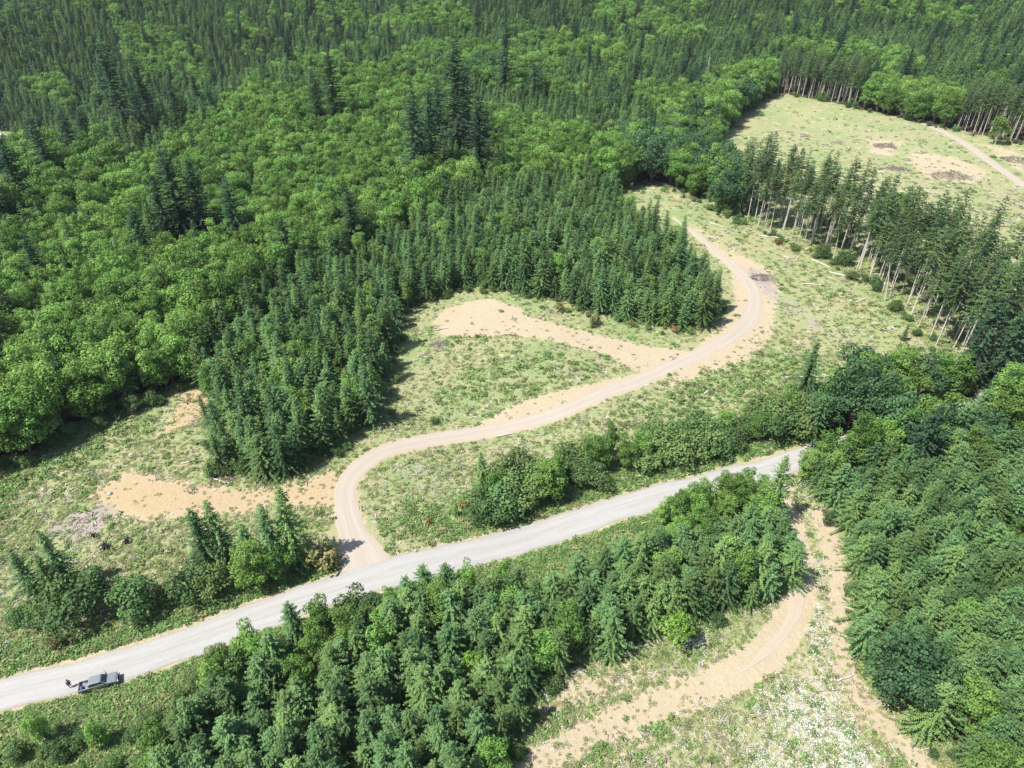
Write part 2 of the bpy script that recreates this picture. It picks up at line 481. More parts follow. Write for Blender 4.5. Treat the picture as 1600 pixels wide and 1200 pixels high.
# ---------------------------------------------------------------- mesh helpers
def mesh_np(name, verts, faces, mats=(), tint=None, smooth=False, midx=None):
    """faces: an (n, k) array"""
    me = bpy.data.meshes.new(name)
    verts = np.asarray(verts, np.float32)
    faces = np.asarray(faces, np.int32)
    nf, k = faces.shape
    me.vertices.add(len(verts)); me.vertices.foreach_set('co', verts.ravel())
    me.loops.add(nf * k); me.loops.foreach_set('vertex_index', faces.ravel())
    me.polygons.add(nf)
    me.polygons.foreach_set('loop_start', np.arange(0, nf * k, k, dtype=np.int32))
    for m in mats: me.materials.append(m)
    if midx is not None: me.polygons.foreach_set('material_index', np.asarray(midx, np.int32))
    if smooth: me.polygons.foreach_set('use_smooth', np.ones(nf, bool))
    me.update(calc_edges=True)
    if tint is not None:
        a = me.attributes.new('tint', 'FLOAT', 'POINT')
        a.data.foreach_set('value', np.asarray(tint, np.float32))
    return me


def bm_mesh(name, bm, mats, smooth=False):
    me = bpy.data.meshes.new(name)
    bm.normal_update()
    bm.to_mesh(me); bm.free()
    for m in (mats if isinstance(mats, (list, tuple)) else [mats]): me.materials.append(m)
    if smooth: me.polygons.foreach_set('use_smooth', np.ones(len(me.polygons), bool))
    return me


def obj(name, me, parent=None):
    o = bpy.data.objects.new(name, me)
    C.objects.link(o)
    if parent: o.parent = parent
    return o


def tag(o, label, cat, group=None, kind=None):
    o['label'] = label
    if cat: o['category'] = cat
    if group: o['group'] = group
    if kind: o['kind'] = kind
    return o


def thing(name, label, cat, loc, rotz=0.0, group=None):
    o = bpy.data.objects.new(name, None)
    o.empty_display_size = 0.3
    C.objects.link(o)
    o.location = loc
    o.rotation_euler = (0, 0, rotz)
    return tag(o, label, cat, group)


def struct(name, me):
    o = obj(name, me)
    o['kind'] = 'structure'
    return o


def gz(x, y):
    return float(H(x, y))


# ---------------------------------------------------------------- ground sheet and roads
ny, nx = GX.shape
ii = np.arange(nx * ny).reshape(ny, nx)
gf = np.stack([ii[:-1, :-1], ii[:-1, 1:], ii[1:, 1:], ii[1:, :-1]], -1).reshape(-1, 4)
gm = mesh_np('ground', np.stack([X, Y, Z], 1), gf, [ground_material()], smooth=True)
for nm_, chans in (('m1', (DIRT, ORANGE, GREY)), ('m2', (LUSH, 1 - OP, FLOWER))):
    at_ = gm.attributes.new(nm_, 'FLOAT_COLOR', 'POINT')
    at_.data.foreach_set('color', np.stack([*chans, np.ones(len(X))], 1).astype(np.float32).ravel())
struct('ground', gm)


def ribbon(name, line, halfw, lift, material, across=10, ragged=0.25, seed=1):
    r = np.random.default_rng(seed)
    P = np.asarray(line)[:, :2]
    n = len(P)
    hw = np.broadcast_to(np.asarray(halfw, float), (n,))
    T = np.gradient(P, axis=0)
    T /= np.linalg.norm(T, axis=1)[:, None] + 1e-9
    Nn = np.stack([-T[:, 1], T[:, 0]], 1)
    ln = np.concatenate([[0], np.cumsum(np.linalg.norm(np.diff(P, axis=0), axis=1))])
    def wob():
        a = r.normal(size=n)
        k = np.array([1, 2, 3, 2, 1]) / 9
        return np.convolve(np.pad(a, 2, mode='edge'), k, 'valid') * ragged
    wl, wr = wob(), wob()
    u = np.linspace(-1, 1, across)
    verts, lane = [], []
    for j in range(across):
        off = u[j] * hw + (wl if u[j] < 0 else wr) * abs(u[j]) ** 3
        q = P + Nn * off[:, None]
        z = H(q[:, 0], q[:, 1]) + lift - (0.06 if abs(u[j]) == 1 else 0.0)
        verts.append(np.column_stack([q, z]))
        lane.append(np.column_stack([np.full(n, u[j]), ln, np.zeros(n)]))
    V = np.stack(verts, 1).reshape(-1, 3)
    Ln = np.stack(lane, 1).reshape(-1, 3)
    idx = np.arange(n * across).reshape(n, across)
    F = np.stack([idx[:-1, :-1], idx[1:, :-1], idx[1:, 1:], idx[:-1, 1:]], -1).reshape(-1, 4)
    me = mesh_np(name, V, F, [material], smooth=True)
    a = me.attributes.new('lane', 'FLOAT_VECTOR', 'POINT')
    a.data.foreach_set('vector', Ln.astype(np.float32).ravel())
    # faces up
    if me.polygons[0].normal.z < 0: me.flip_normals()
    return struct(name, me)


m_road = track_material('pale_road_gravel', (0.28, 0.255, 0.21), (0.31, 0.302, 0.285), (0.37, 0.364, 0.35), (0.355, 0.349, 0.336))
m_track = track_material('dirt_track_soil', (0.38, 0.305, 0.215), (0.34, 0.295, 0.245), (0.395, 0.35, 0.295), (0.375, 0.33, 0.275))
m_low = track_material('low_track_soil', (0.40, 0.325, 0.235), (0.36, 0.305, 0.235), (0.395, 0.34, 0.268), (0.39, 0.335, 0.262))
ribbon('gravel_road', ROAD, 2.95, 0.09, m_road, 12, 0.6, 3)
ribbon('dirt_track', TRACK, TRACK[:, 2], 0.06, m_track, 10, 0.3, 4)
ribbon('clearing_track', FARTRACK, 2.0, 0.12, m_track, 6, 0.3, 5)
ribbon('lower_track', LOWTRACK, np.linspace(1.6, 2.2, len(LOWTRACK)) * np.minimum(1, (len(LOWTRACK) - np.arange(len(LOWTRACK))) / 26 + .02), 0.05, m_low, 8, 0.9, 6)
ribbon('driveway', DRIVE, 2.6, 0.12, m_road, 6, 0.3, 7)


# ---------------------------------------------------------------- plants: kite leaves on branches
class Leaves:
    def __init__(s): s.c, s.u, s.v, s.t = [], [], [], []
    def add(s, c, u, v, t):
        s.c.append(c); s.u.append(u); s.v.append(v); s.t.append(t)
    def arrays(s):
        c, u, v = np.concatenate(s.c), np.concatenate(s.u), np.concatenate(s.v)
        t = np.concatenate(s.t)
        n = len(c)
        V = np.stack([c - u * .5, c + v * .5 + u * .08, c + u * .5, c - v * .5 + u * .08], 1).reshape(-1, 3)
        F = np.arange(n * 4).reshape(n, 4)
        return V, F, np.repeat(t, 4)
    def mesh(s, name, m):
        V, F, T = s.arrays()
        return mesh_np(name, V, F, [m], tint=T)


def nrm(a):
    return a / (np.linalg.norm(a, axis=-1, keepdims=True) + 1e-9)


def tube(pts, radii, sides=6):
    """tapered tube as quads"""
    pts = np.asarray(pts, float)
    V = []
    for i, p in enumerate(pts):
        d = pts[min(i + 1, len(pts) - 1)] - pts[max(i - 1, 0)]
        d = d / (np.linalg.norm(d) + 1e-9)
        a = np.cross(d, [0.31, 0.95, 0.11] if abs(d[2]) > .9 else [0, 0, 1.0]); a /= np.linalg.norm(a)
        b = np.cross(d, a)
        th = np.arange(sides) * 2 * math.pi / sides
        V.append(p + radii[i] * (np.cos(th)[:, None] * a + np.sin(th)[:, None] * b))
    V = np.concatenate(V)
    F = []
    for i in range(len(pts) - 1):
        for k in range(sides):
            F.append((i * sides + k, i * sides + (k + 1) % sides, (i + 1) * sides + (k + 1) % sides, (i + 1) * sides + k))
    return V, np.array(F)


def tubes_mesh(name, items, m):
    Vs, Fs, n = [], [], 0
    for pts, radii, sides in items:
        V, F = tube(pts, radii, sides)
        Vs.append(V); Fs.append(F + n); n += len(V)
    return mesh_np(name, np.concatenate(Vs), np.concatenate(Fs), [m], smooth=True)


def conifer(seed, h, r, bare, m_leaf, m_bark, whorl=0.55, per=7, ragged=0.25, leaf=0.62, shape=0.85, gap=0.0, stubs=0):
    """fir crown of whorled drooping sprays; returns (crown mesh, trunk mesh)"""
    g = np.random.default_rng(seed)
    L = Leaves()
    z = h * bare
    items = []
    lean = g.normal(0, 0.012, 2)
    def ax(zz): return np.array([lean[0] * zz, lean[1] * zz])
    items.append(([[*ax(q * h), q * h] for q in (0, .15, .35, .6, .85, 1.0)], [h * .0060 + .03, h * .0052 + .02, h * .0045 + .015, h * .0035 + .015, h * .0015 + .01, .006], 6))
    lop = g.uniform(0, 6.28)
    while z < h * 0.985:
        t = (z - h * bare) / (h * (1 - bare))
        n = max(4, int(round(per * (1 - .35 * t))))
        a0 = g.uniform(0, 6.28)
        grow = min(1.0, .55 + t * 3.2)                   # the lowest whorls are shorter
        for k in range(n):
            if g.random() < gap: continue
            a = a0 + k * 6.283 / n + g.normal(0, .22)
            ln = (r * (1 - t) ** shape * grow + .18) * (1 + g.normal(0, ragged)) * (1 + .12 * math.cos(a - lop))
            ln = max(.2, ln)
            up = .42 - .75 * (1 - t)                   # upper branches climb, lower ones droop
            m = max(1, int(ln / (leaf * .62)))
            s = (np.arange(m) + g.uniform(.5, .9)) / m
            dirv = np.array([math.cos(a), math.sin(a), 0])
            side = np.array([-math.sin(a), math.cos(a), 0])
            zz = z + g.normal(0, whorl * .25)
            p = ax(zz)
            pos = np.column_stack([p[0] + dirv[0] * ln * s, p[1] + dirv[1] * ln * s, zz + ln * (up * s - .30 * s * s + .22 * s ** 3)])
            if z < h * (bare + .5) and k % 2 == 0:
                items.append(([[p[0], p[1], zz], list(pos[-1])], [.03 + ln * .008, .008], 3))
            tb = g.uniform(0, .55)
            for sd in (-1, 1):
                sz = leaf * (1.05 - .35 * s) * g.uniform(.75, 1.25, m)
                d = nrm(dirv * .75 + sd * side * g.uniform(.55, 1.0, m)[:, None] + np.column_stack([g.normal(0, .15, m), g.normal(0, .15, m), g.normal(-.28, .16, m)]))
                w = nrm(np.cross(d, np.array([0, 0, 1.0]) + g.normal(0, .35, (m, 3))))
                c = pos + d * sz[:, None] * .42
                L.add(c, d * sz[:, None] * 1.15, w * (sz * .52)[:, None], np.clip(tb + .45 * s + g.normal(0, .14, m), 0, 1))
            d = nrm(dirv + np.column_stack([g.normal(0, .2, m), g.normal(0, .2, m), g.normal(.10, .2, m)]))
            w = nrm(np.cross(d, np.array([0, 0, 1.0]) + g.normal(0, .5, (m, 3))))
            sz = leaf * g.uniform(.75, 1.15, m)
            L.add(pos + np.array([0, 0, .06]), d * sz[:, None], w * (sz * .5)[:, None], np.clip(tb + .5 * s + g.normal(0, .14, m), 0, 1))
        z += whorl * (1.0 - .45 * t) * g.uniform(.8, 1.2)
    # leader
    tip = np.array([*ax(h), h])
    for k in range(5):
        a = k * 1.26
        d = nrm(np.array([[math.cos(a) * .5, math.sin(a) * .5, 1.0]]))
        L.add(tip[None] - d * .2, d * .6, nrm(np.cross(d, [[0.3, .9, .1]])) * .16, np.array([.9]))
    for k in range(stubs):
        zz = g.uniform(h * .03, h * (bare + .05)); a = g.uniform(0, 6.28); p = ax(zz); q = g.uniform(.3, 1.3)
        items.append(([[p[0], p[1], zz], [p[0] + math.cos(a) * q, p[1] + math.sin(a) * q, zz - .15 * q]], [.035, .008], 3))
    return L.mesh('crown', m_leaf), tubes_mesh('trunk', items, m_bark)


def broadleaf(seed, h, r, m_leaf, m_bark, bare=.28, lobes=11, leaf=.5, dens=1.5, flat=1.0, lobe_r=.42):
    """crown of many leaf clusters on uneven boughs; returns (crown mesh, trunk mesh with limbs)"""
    g = np.random.default_rng(seed)
    L = Leaves()
    cz = h * (bare + (1 - bare) * .52)
    rz = h * (1 - bare) * .5 * flat
    cs, rs = [], []
    for k in range(lobes):
        for _ in range(30):
            d = g.normal(size=3); d /= np.linalg.norm(d)
            if d[2] < (-.55 if bare > .1 else -.85): continue
            q = g.uniform(.40, .90)
            c = np.array([d[0] * r * q, d[1] * r * q, cz + d[2] * rz * q])
            if all(np.linalg.norm((c - e) / np.array([1, 1, 1.15])) > r * .42 for e in cs): break
        cs.append(c); rs.append(r * lobe_r * g.uniform(.55, 1.3))
    cs.append(np.array([0, 0, cz])); rs.append(r * .55)
    for c, q in zip(cs, rs):
        n = int(dens * 4 * math.pi * q * q / (leaf * leaf * .62) * .75)
        d = nrm(g.normal(size=(n, 3)))
        d = d[d[:, 2] > -.62]
        n = len(d)
        bump = 1 + .16 * np.sin(d[:, 0] * 5 + c[0] * 3) * np.sin(d[:, 1] * 6 + c[1] * 3) + g.normal(0, .14, n)
        p = c + d * (q * bump)[:, None] * np.array([1, 1, .82])
        nn = nrm(d * .8 + np.array([0, 0, .45]) + g.normal(0, .48, (n, 3)))
        u = nrm(np.cross(nn, g.normal(size=(n, 3))))
        v = np.cross(nn, u)
        sz = leaf * g.uniform(.6, 1.35, n)
        tb = g.uniform(.05, .5)
        L.add(p, u * sz[:, None], v * (sz * .8)[:, None], np.clip(tb + .22 * np.clip(d[:, 2], 0, 1) + g.normal(.12, .18, n), 0, 1))  # tint lighter towards the top of each cluster
    items = [([[0, 0, 0], [g.normal(0, .1), g.normal(0, .1), h * bare * .6], [g.normal(0, .2), g.normal(0, .2), cz * .95]], [h * .010 + .04, h * .008 + .03, h * .004 + .02], 7)]
    for c, q in zip(cs[:-1], rs):
        z0 = h * max(bare, .12) * g.uniform(.6, 1.5)
        items.append(([[0, 0, z0], list(c * np.array([.45, .45, 0]) + np.array([0, 0, (z0 + c[2]) * .5])), list(c)], [h * .007 + .03, h * .005 + .02, .02], 5))
    return L.mesh('crown', m_leaf), tubes_mesh('trunk', items, m_bark)


def snag(seed, h, r, m, per=5, bare=.15, droop=-.1, twig=3):
    """dead tree: bare trunk and twigs; returns (branches mesh, trunk mesh)"""
    g = np.random.default_rng(seed)
    br = []
    z = h * bare
    while z < h * .97:
        t = (z / h - bare) / (1 - bare)
        for k in range(per):
            a = g.uniform(0, 6.28)
            ln = (r * (1 - t) ** .7 + .25) * g.uniform(.5, 1.2)
            e = np.array([math.cos(a) * ln, math.sin(a) * ln, z + ln * g.normal(droop + .5 * t, .15)])
            m0 = np.array([0, 0, z]) * .45 + e * .55 + np.array([0, 0, .06 * ln])
            br.append(([[0, 0, z], list(m0), list(e)], [.05 + .01 * ln, .035, .012], 4))
            for _ in range(twig):
                s = g.uniform(.4, 1)
                p = np.array([0, 0, z]) * (1 - s) + e * s
                q = p + g.normal(0, .28, 3) * ln * .6
                br.append(([list(p), list(q)], [.025, .01], 3))
        z += h * .035 * g.uniform(.7, 1.3)
    tr = [([[0, 0, 0], [g.normal(0, .08), g.normal(0, .08), h * .5], [g.normal(0, .15), g.normal(0, .15), h]], [h * .012 + .05, h * .007 + .04, .03], 7)]
    return tubes_mesh('branches', br, m), tubes_mesh('trunk', tr, m)


FIRS = [conifer(100 + i, h, r, b, M['fir'], M['bark'], whorl=.55, per=8, leaf=.44, ragged=.28, stubs=10, shape=.95)
        for i, (h, r, b) in enumerate([(13.5, 3.1, .10), (15.0, 3.2, .12), (12.0, 2.9, .08), (14.2, 2.8, .12), (16.0, 3.4, .12), (11.0, 2.8, .06), (14.6, 3.2, .1)])]
FIRS += [conifer(150 + i, h, r, .05, M['fir'], M['bark'], whorl=.50, per=9, leaf=.46, ragged=.34, stubs=6, shape=.72)
         for i, (h, r) in enumerate([(10.8, 3.0), (11.8, 3.2), (9.8, 2.9), (12.4, 3.1), (11.2, 3.3), (10.2, 2.8)])]
OLD = [conifer(200 + i, h, r, .08, M['oldfir'], M['bark'], whorl=.85, per=9, leaf=.78, ragged=.34, shape=.65, gap=.12) for i, (h, r) in enumerate([(32, 6.2), (29, 5.8), (34, 6.6)])]
TALL = [conifer(300 + i, h, r, b, M['tallfir'], M['palebark'], whorl=.70, per=8, leaf=.55, ragged=.36, shape=.7, gap=.20, stubs=12)
        for i, (h, r, b) in enumerate([(23, 2.4, .56), (25, 2.5, .50), (22, 2.2, .62), (24, 2.6, .44), (21, 2.2, .54)])]
ALDERS = [broadleaf(400 + i, h, r, M['alder'], M['bark'], bare=.06, lobes=lb + 12, leaf=.38, lobe_r=.34) for i, (h, r, lb) in enumerate([(14, 3.4, 12), (13, 3.1, 10), (15.5, 3.2, 13), (12, 3.7, 12), (15, 2.8, 11), (13.5, 3.9, 15), (11.5, 2.9, 9)])]
MAPLES = [broadleaf(500 + i, h, r, M['maple'], M['bark'], bare=.14, lobes=22, leaf=.50, lobe_r=.30) for i, (h, r) in enumerate([(13, 6.0), (11, 5.2), (14, 5.6)])]
BRIGHT = [broadleaf(550 + i, h, r, M['bright'], M['palebark'], bare=.2, lobes=11, leaf=.5) for i, (h, r) in enumerate([(11, 3.0), (10, 3.2)])]
SHRUBS = [broadleaf(600 + i, h, r, M['shrub'], M['bark'], bare=.04, lobes=13, leaf=.30, flat=1.05, lobe_r=.34) for i, (h, r) in enumerate([(4.2, 2.4), (3.6, 2.6), (5.0, 2.5), (3.2, 2.1), (4.6, 2.9)])]
OCHRES = [broadleaf(650 + i, h, r, M['ochre'], M['bark'], bare=.05, lobes=8, leaf=.36, flat=1.0) for i, (h, r) in enumerate([(3.0, 1.9), (2.4, 1.6)])]
RUSTS = [broadleaf(660 + i, h, r, M['rust'], M['bark'], bare=.05, lobes=7, leaf=.34, flat=1.0, dens=1.0) for i, (h, r) in enumerate([(2.2, 1.4)])]


# ---------------------------------------------------------------- where trees stand
S_ALDER = W([(-420, 960), (-420, 560), (-20, 425), (60, 405), (130, 350), (250, 268), (340, 205), (400, 158), (455, 168), (520, 240), (600, 235), (690, 255), (705, 330),
             (650, 372), (560, 405), (470, 442), (400, 490), (345, 550), (300, 592), (285, 615), (0, 760)])
S_MIX = W([(455, 168), (600, 150), (700, 145), (800, 175), (900, 210), (965, 240), (1005, 285), (950, 300), (800, 308), (705, 332), (690, 255), (600, 235), (520, 240)])
S_FARALDER = W([(590, 140), (640, 100), (700, 85), (800, 95), (900, 175), (800, 172), (700, 145)])
S_DARKMIX = W([(960, 240), (1060, 215), (1130, 215), (1115, 268), (1150, 290), (1150, 340), (1090, 318), (1035, 292), (1003, 286)])
S_EDGEALDER = W([(1090, 170), (1180, 120), (1215, 145), (1180, 168), (1150, 190), (1126, 215), (1110, 266), (1060, 215)])
S_FARTALL = W([(1215, 147), (1290, 160), (1340, 172), (1345, 150), (1290, 138), (1215, 125)])
S_FARALD2 = W([(1340, 172), (1430, 192), (1490, 206), (1500, 180), (1440, 160), (1345, 150)])
S_FARTALL2 = W([(1490, 206), (1600, 230), (1800, 290), (1800, 260), (1600, 200), (1495, 180)])
S_HEDGE = W([(690, 802), (720, 778), (760, 770), (850, 745), (930, 712), (1000, 698), (1080, 680), (1180, 655), (1245, 645), (1250, 690), (1190, 698), (1060, 730), (1000, 748), (900, 782), (850, 792), (740, 814)])
S_RIGHTMIX = W([(1245, 650), (1280, 625), (1350, 600), (1420, 600), (1490, 600), (1560, 600), (1720, 640), (1760, 780), (1560, 760), (1480, 740), (1400, 745), (1300, 770), (1252, 745), (1252, 700)])
S_GSTAND = W([(1252, 745), (1300, 772), (1400, 745), (1480, 740), (1560, 760), (1760, 780), (2100, 900), (2000, 1400), (1560, 1330), (1425, 1140), (1382, 1088), (1336, 1030), (1326, 960), (1332, 900), (1314, 860), (1300, 805), (1278, 785)])
S_HSTAND = W([(200, 1400), (250, 1240), (330, 1130), (400, 1060), (480, 1014), (600, 972), (700, 948), (770, 948), (850, 930), (920, 902), (1000, 868), (1060, 845), (1120, 828), (1190, 820), (1228, 822), (1234, 850), (1238, 915),
              (1212, 952), (1160, 984), (1080, 990), (1000, 1016), (950, 1036), (862, 1062), (826, 1092), (830, 1132), (700, 1400)])
S_BSTAND = W([(300, 592), (345, 550), (400, 490), (470, 442), (560, 405), (650, 372), (705, 332), (800, 308), (950, 300), (958, 325), (1000, 352), (1058, 408), (1104, 452), (1122, 485), (1112, 508), (1080, 522), (1010, 512),
              (960, 498), (900, 490), (850, 470), (790, 456), (740, 452), (682, 464), (638, 490), (615, 540), (612, 600), (600, 657), (552, 695), (512, 715), (470, 742), (420, 752), (345, 738), (338, 660), (332, 612)])
STANDS = [('hedge', S_HEDGE), ('verge1', S_VERGE1), ('verge2', S_VERGE2), ('alder', S_ALDER), ('mix', S_MIX), ('faralder', S_FARALDER), ('darkmix', S_DARKMIX), ('edgealder', S_EDGEALDER), ('tall', S_TALL),
          ('fartall', S_FARTALL), ('faralder2', S_FARALD2), ('fartall2', S_FARTALL2), ('rightmix', S_RIGHTMIX), ('gstand', S_GSTAND), ('hstand', S_HSTAND), ('bstand', S_BSTAND)]


def grid_points(x0, x1, y0, y1, sp, seed):
    g = np.random.default_rng(seed)
    a, b = np.arange(x0, x1, sp), np.arange(y0, y1, sp)
    A, B = np.meshgrid(a, b)
    A = A + (np.arange(len(b)) % 2)[:, None] * sp * .5
    A = A.ravel() + g.uniform(-.36, .36, A.size) * sp
    B = B.ravel() + g.uniform(-.36, .36, B.size) * sp
    return A, B


def in_view(x, y, z, mx=170, my=120, top=20):
    u, v, zc = project(x, y, z)
    u2, v2, _ = project(x, y, z + top)
    return (u > -mx - 60) & (u < 1600 + mx) & (v2 < 1200 + my) & (v > -10) & (y > 5)


trees = []      # dict: kind, proto index, x, y, scale, rot, region


def region_of(x, y):
    reg = np.full(x.shape, 'far', dtype=object)
    done = np.zeros(x.shape, bool)
    for nm_, p in STANDS:
        k = inside(p, x, y) & ~done
        reg[k] = nm_
        done |= k
    opn = np.zeros(x.shape, bool)
    for p in OPENS:
        opn |= sdf(p, x, y) < 0.8
    opn |= dist_line(ROAD, x, y) < np.where(reg == 'rightmix', 3.9, 5.0)
    opn |= dist_line(DRIVE, x, y) < 3.2
    tk = px2w(150, 1080)
    near_truck = np.hypot((x - tk[0]) / 9.5, (y - tk[1] + 1) / 6.0) < 1
    vb = np.isin(reg, ['hedge', 'verge1', 'verge2'])
    reg[opn & ~vb] = 'open'
    reg[vb & (dist_line(ROAD, x, y) < 5.0)] = 'open'
    reg[near_truck] = 'open'
    return reg


def patchy(x, y, s, o):
    return np.sin(x / s + o) * np.sin(y / (s * 1.3) + o * 2) + .6 * np.sin((x + y) / (s * .6) + o * 3)


SPACING = {'fir': 3.3, 'alder': 4.1, 'tall': 3.6, 'shrub': 3.6}
zones = [(['bstand'], 3.2), (['hstand', 'gstand'], 2.75), (['alder', 'faralder', 'edgealder', 'faralder2'], 4.3), (['mix', 'darkmix', 'rightmix'], 4.3), (['tall'], 4.1), (['fartall', 'fartall2'], 3.9), (['hedge'], 3.9), (['verge1', 'verge2'], 3.2), (['far'], 4.8)]
gr = random.Random(5)
for zi, (regs, sp) in enumerate(zones):
    if regs == ['far']: bx = (-620, 640, 40, 900)
    else: bx = (-260, 330, 20, 520)
    x, y = grid_points(*bx, sp, 20 + zi)
    z = H(x, y)
    k = in_view(x, y, z)
    x, y, z = x[k], y[k], z[k]
    reg = region_of(x, y)
    for nm_ in regs:
        q = np.nonzero(reg == nm_)[0]
        pa = patchy(x, y, 31, 1.0)
        for i in q:
            rr = gr.random()
            d = math.hypot(x[i], y[i])
            sc = gr.uniform(.78, 1.18) * (1 + .10 * pa[i])
            if nm_ in ('bstand', 'hstand', 'gstand'):
                kind = 'fir'
                sc *= .87 if nm_ == 'bstand' else .83
                if rr < (.07 if nm_ == 'bstand' else .035): kind = 'alder'; sc *= .85
                elif rr < .12: sc *= .72
                elif rr > .97: continue
            elif nm_ in ('alder',):
                kind = 'alder'
                if rr < .05: kind = 'fir'; sc *= gr.uniform(.9, 1.35)
                elif rr < .012 + .05: kind = 'old'; sc *= gr.uniform(.5, .8)
                elif rr < .09: kind = 'maple'; sc *= .75
                elif rr < .11: continue
            elif nm_ in ('faralder', 'edgealder', 'faralder2'):
                kind = 'alder'; sc *= 1.15
                if rr < .1: kind = 'maple'
            elif nm_ == 'mix':
                kind = 'alder' if pa[i] + gr.uniform(-.5, .5) > -.15 else 'fir'
            elif nm_ == 'darkmix':
                kind = 'maple' if rr < .35 else ('alder' if rr < .75 else 'fir')
                sc *= 1.1
            elif nm_ == 'rightmix':
                kind = 'fir' if rr < .30 else ('alder' if rr < .8 else 'maple')
                sc *= .86
            elif nm_ in ('tall', 'fartall', 'fartall2'):
                kind = 'tall' if rr > .07 else 'shrub'
                sc *= 1.0 if nm_ == 'tall' else .9
            elif nm_ == 'hedge':
                kind = 'shrub'; sc *= 1.6
                if rr < .30: kind = 'alder'; sc = gr.uniform(.5, .68)
            elif nm_ == 'verge1':
                kind = 'alder'; sc *= .55
            elif nm_ == 'verge2':
                if rr < .12: continue
                near_truck = project(x[i], y[i], z[i])[0] < 330
                kind = 'shrub' if rr < (.74 if near_truck else .42) else ('alder' if rr < (.88 if near_truck else .75) else 'fir')
                sc *= (.62 if near_truck else 1.15) if kind == 'shrub' else (.5 if near_truck else (.58 if kind == 'alder' else .75))
            else:
                kind = 'fir'; sc *= 1.15
                if pa[i] > (.45 if x[i] < 150 else .8) or gr.random() < .05: kind = 'alder'
                if gr.random() < .03: kind = 'old'; sc *= .62
            trees.append(dict(kind=kind, x=x[i], y=y[i], s=sc, rot=gr.uniform(0, 6.28), reg=nm_, p=(7 + gr.randrange(6) if kind == 'fir' and nm_ in ('hstand', 'gstand', 'rightmix', 'verge2') else (gr.randrange(13) if nm_ in ('far', 'bstand') else gr.randrange(7))), tilt=(gr.gauss(0, .02), gr.gauss(0, .02))))

# low growth along the wood edges
x, y = grid_points(-200, 300, 20, 420, 2.6, 61)
z = H(x, y)
k = in_view(x, y, z, top=5)
x, y = x[k], y[k]
sm, sl_, sf = sdf(O_MAIN, x, y), sdf(O_LOW, x, y), sdf(O_FAR, x, y)
clear = (dist_line(ROAD, x, y) > 6) & (dist_line(TRACK[:, :2], x, y) > 3.6) & (dist_line(LOWTRACK, x, y) > 3.6) & (sdf(O_VERGE, x, y) > 2) & (sdf(P_ORANGE, x, y) > 0) & (sdf(P_BANK3, x, y) > -1)
for reg, sd, lo, hi, pr in (('edge_main', sm, -2.2, 2.5, .42), ('edge_low', sl_, -1.2, 2.0, .30), ('edge_far', sf, -.5, 3, .4)):
    for i in np.nonzero((sd > lo) & (sd < hi) & clear)[0]:
        if gr.random() < pr:
            kind = 'shrub'
            q = gr.random()
            if q < .07: kind = 'ochre'
            elif q < .08: kind = 'rust'
            sc = gr.uniform(.25, .62) * (1.5 if reg == 'edge_main' and x[i] < -45 and y[i] < 190 else 1.0) * (1.4 if reg == 'edge_far' else 1)
            trees.append(dict(kind=kind, x=x[i], y=y[i], s=sc, rot=gr.uniform(0, 6.28), reg=reg, p=gr.randrange(100), tilt=(gr.gauss(0, .04), gr.gauss(0, .04))))

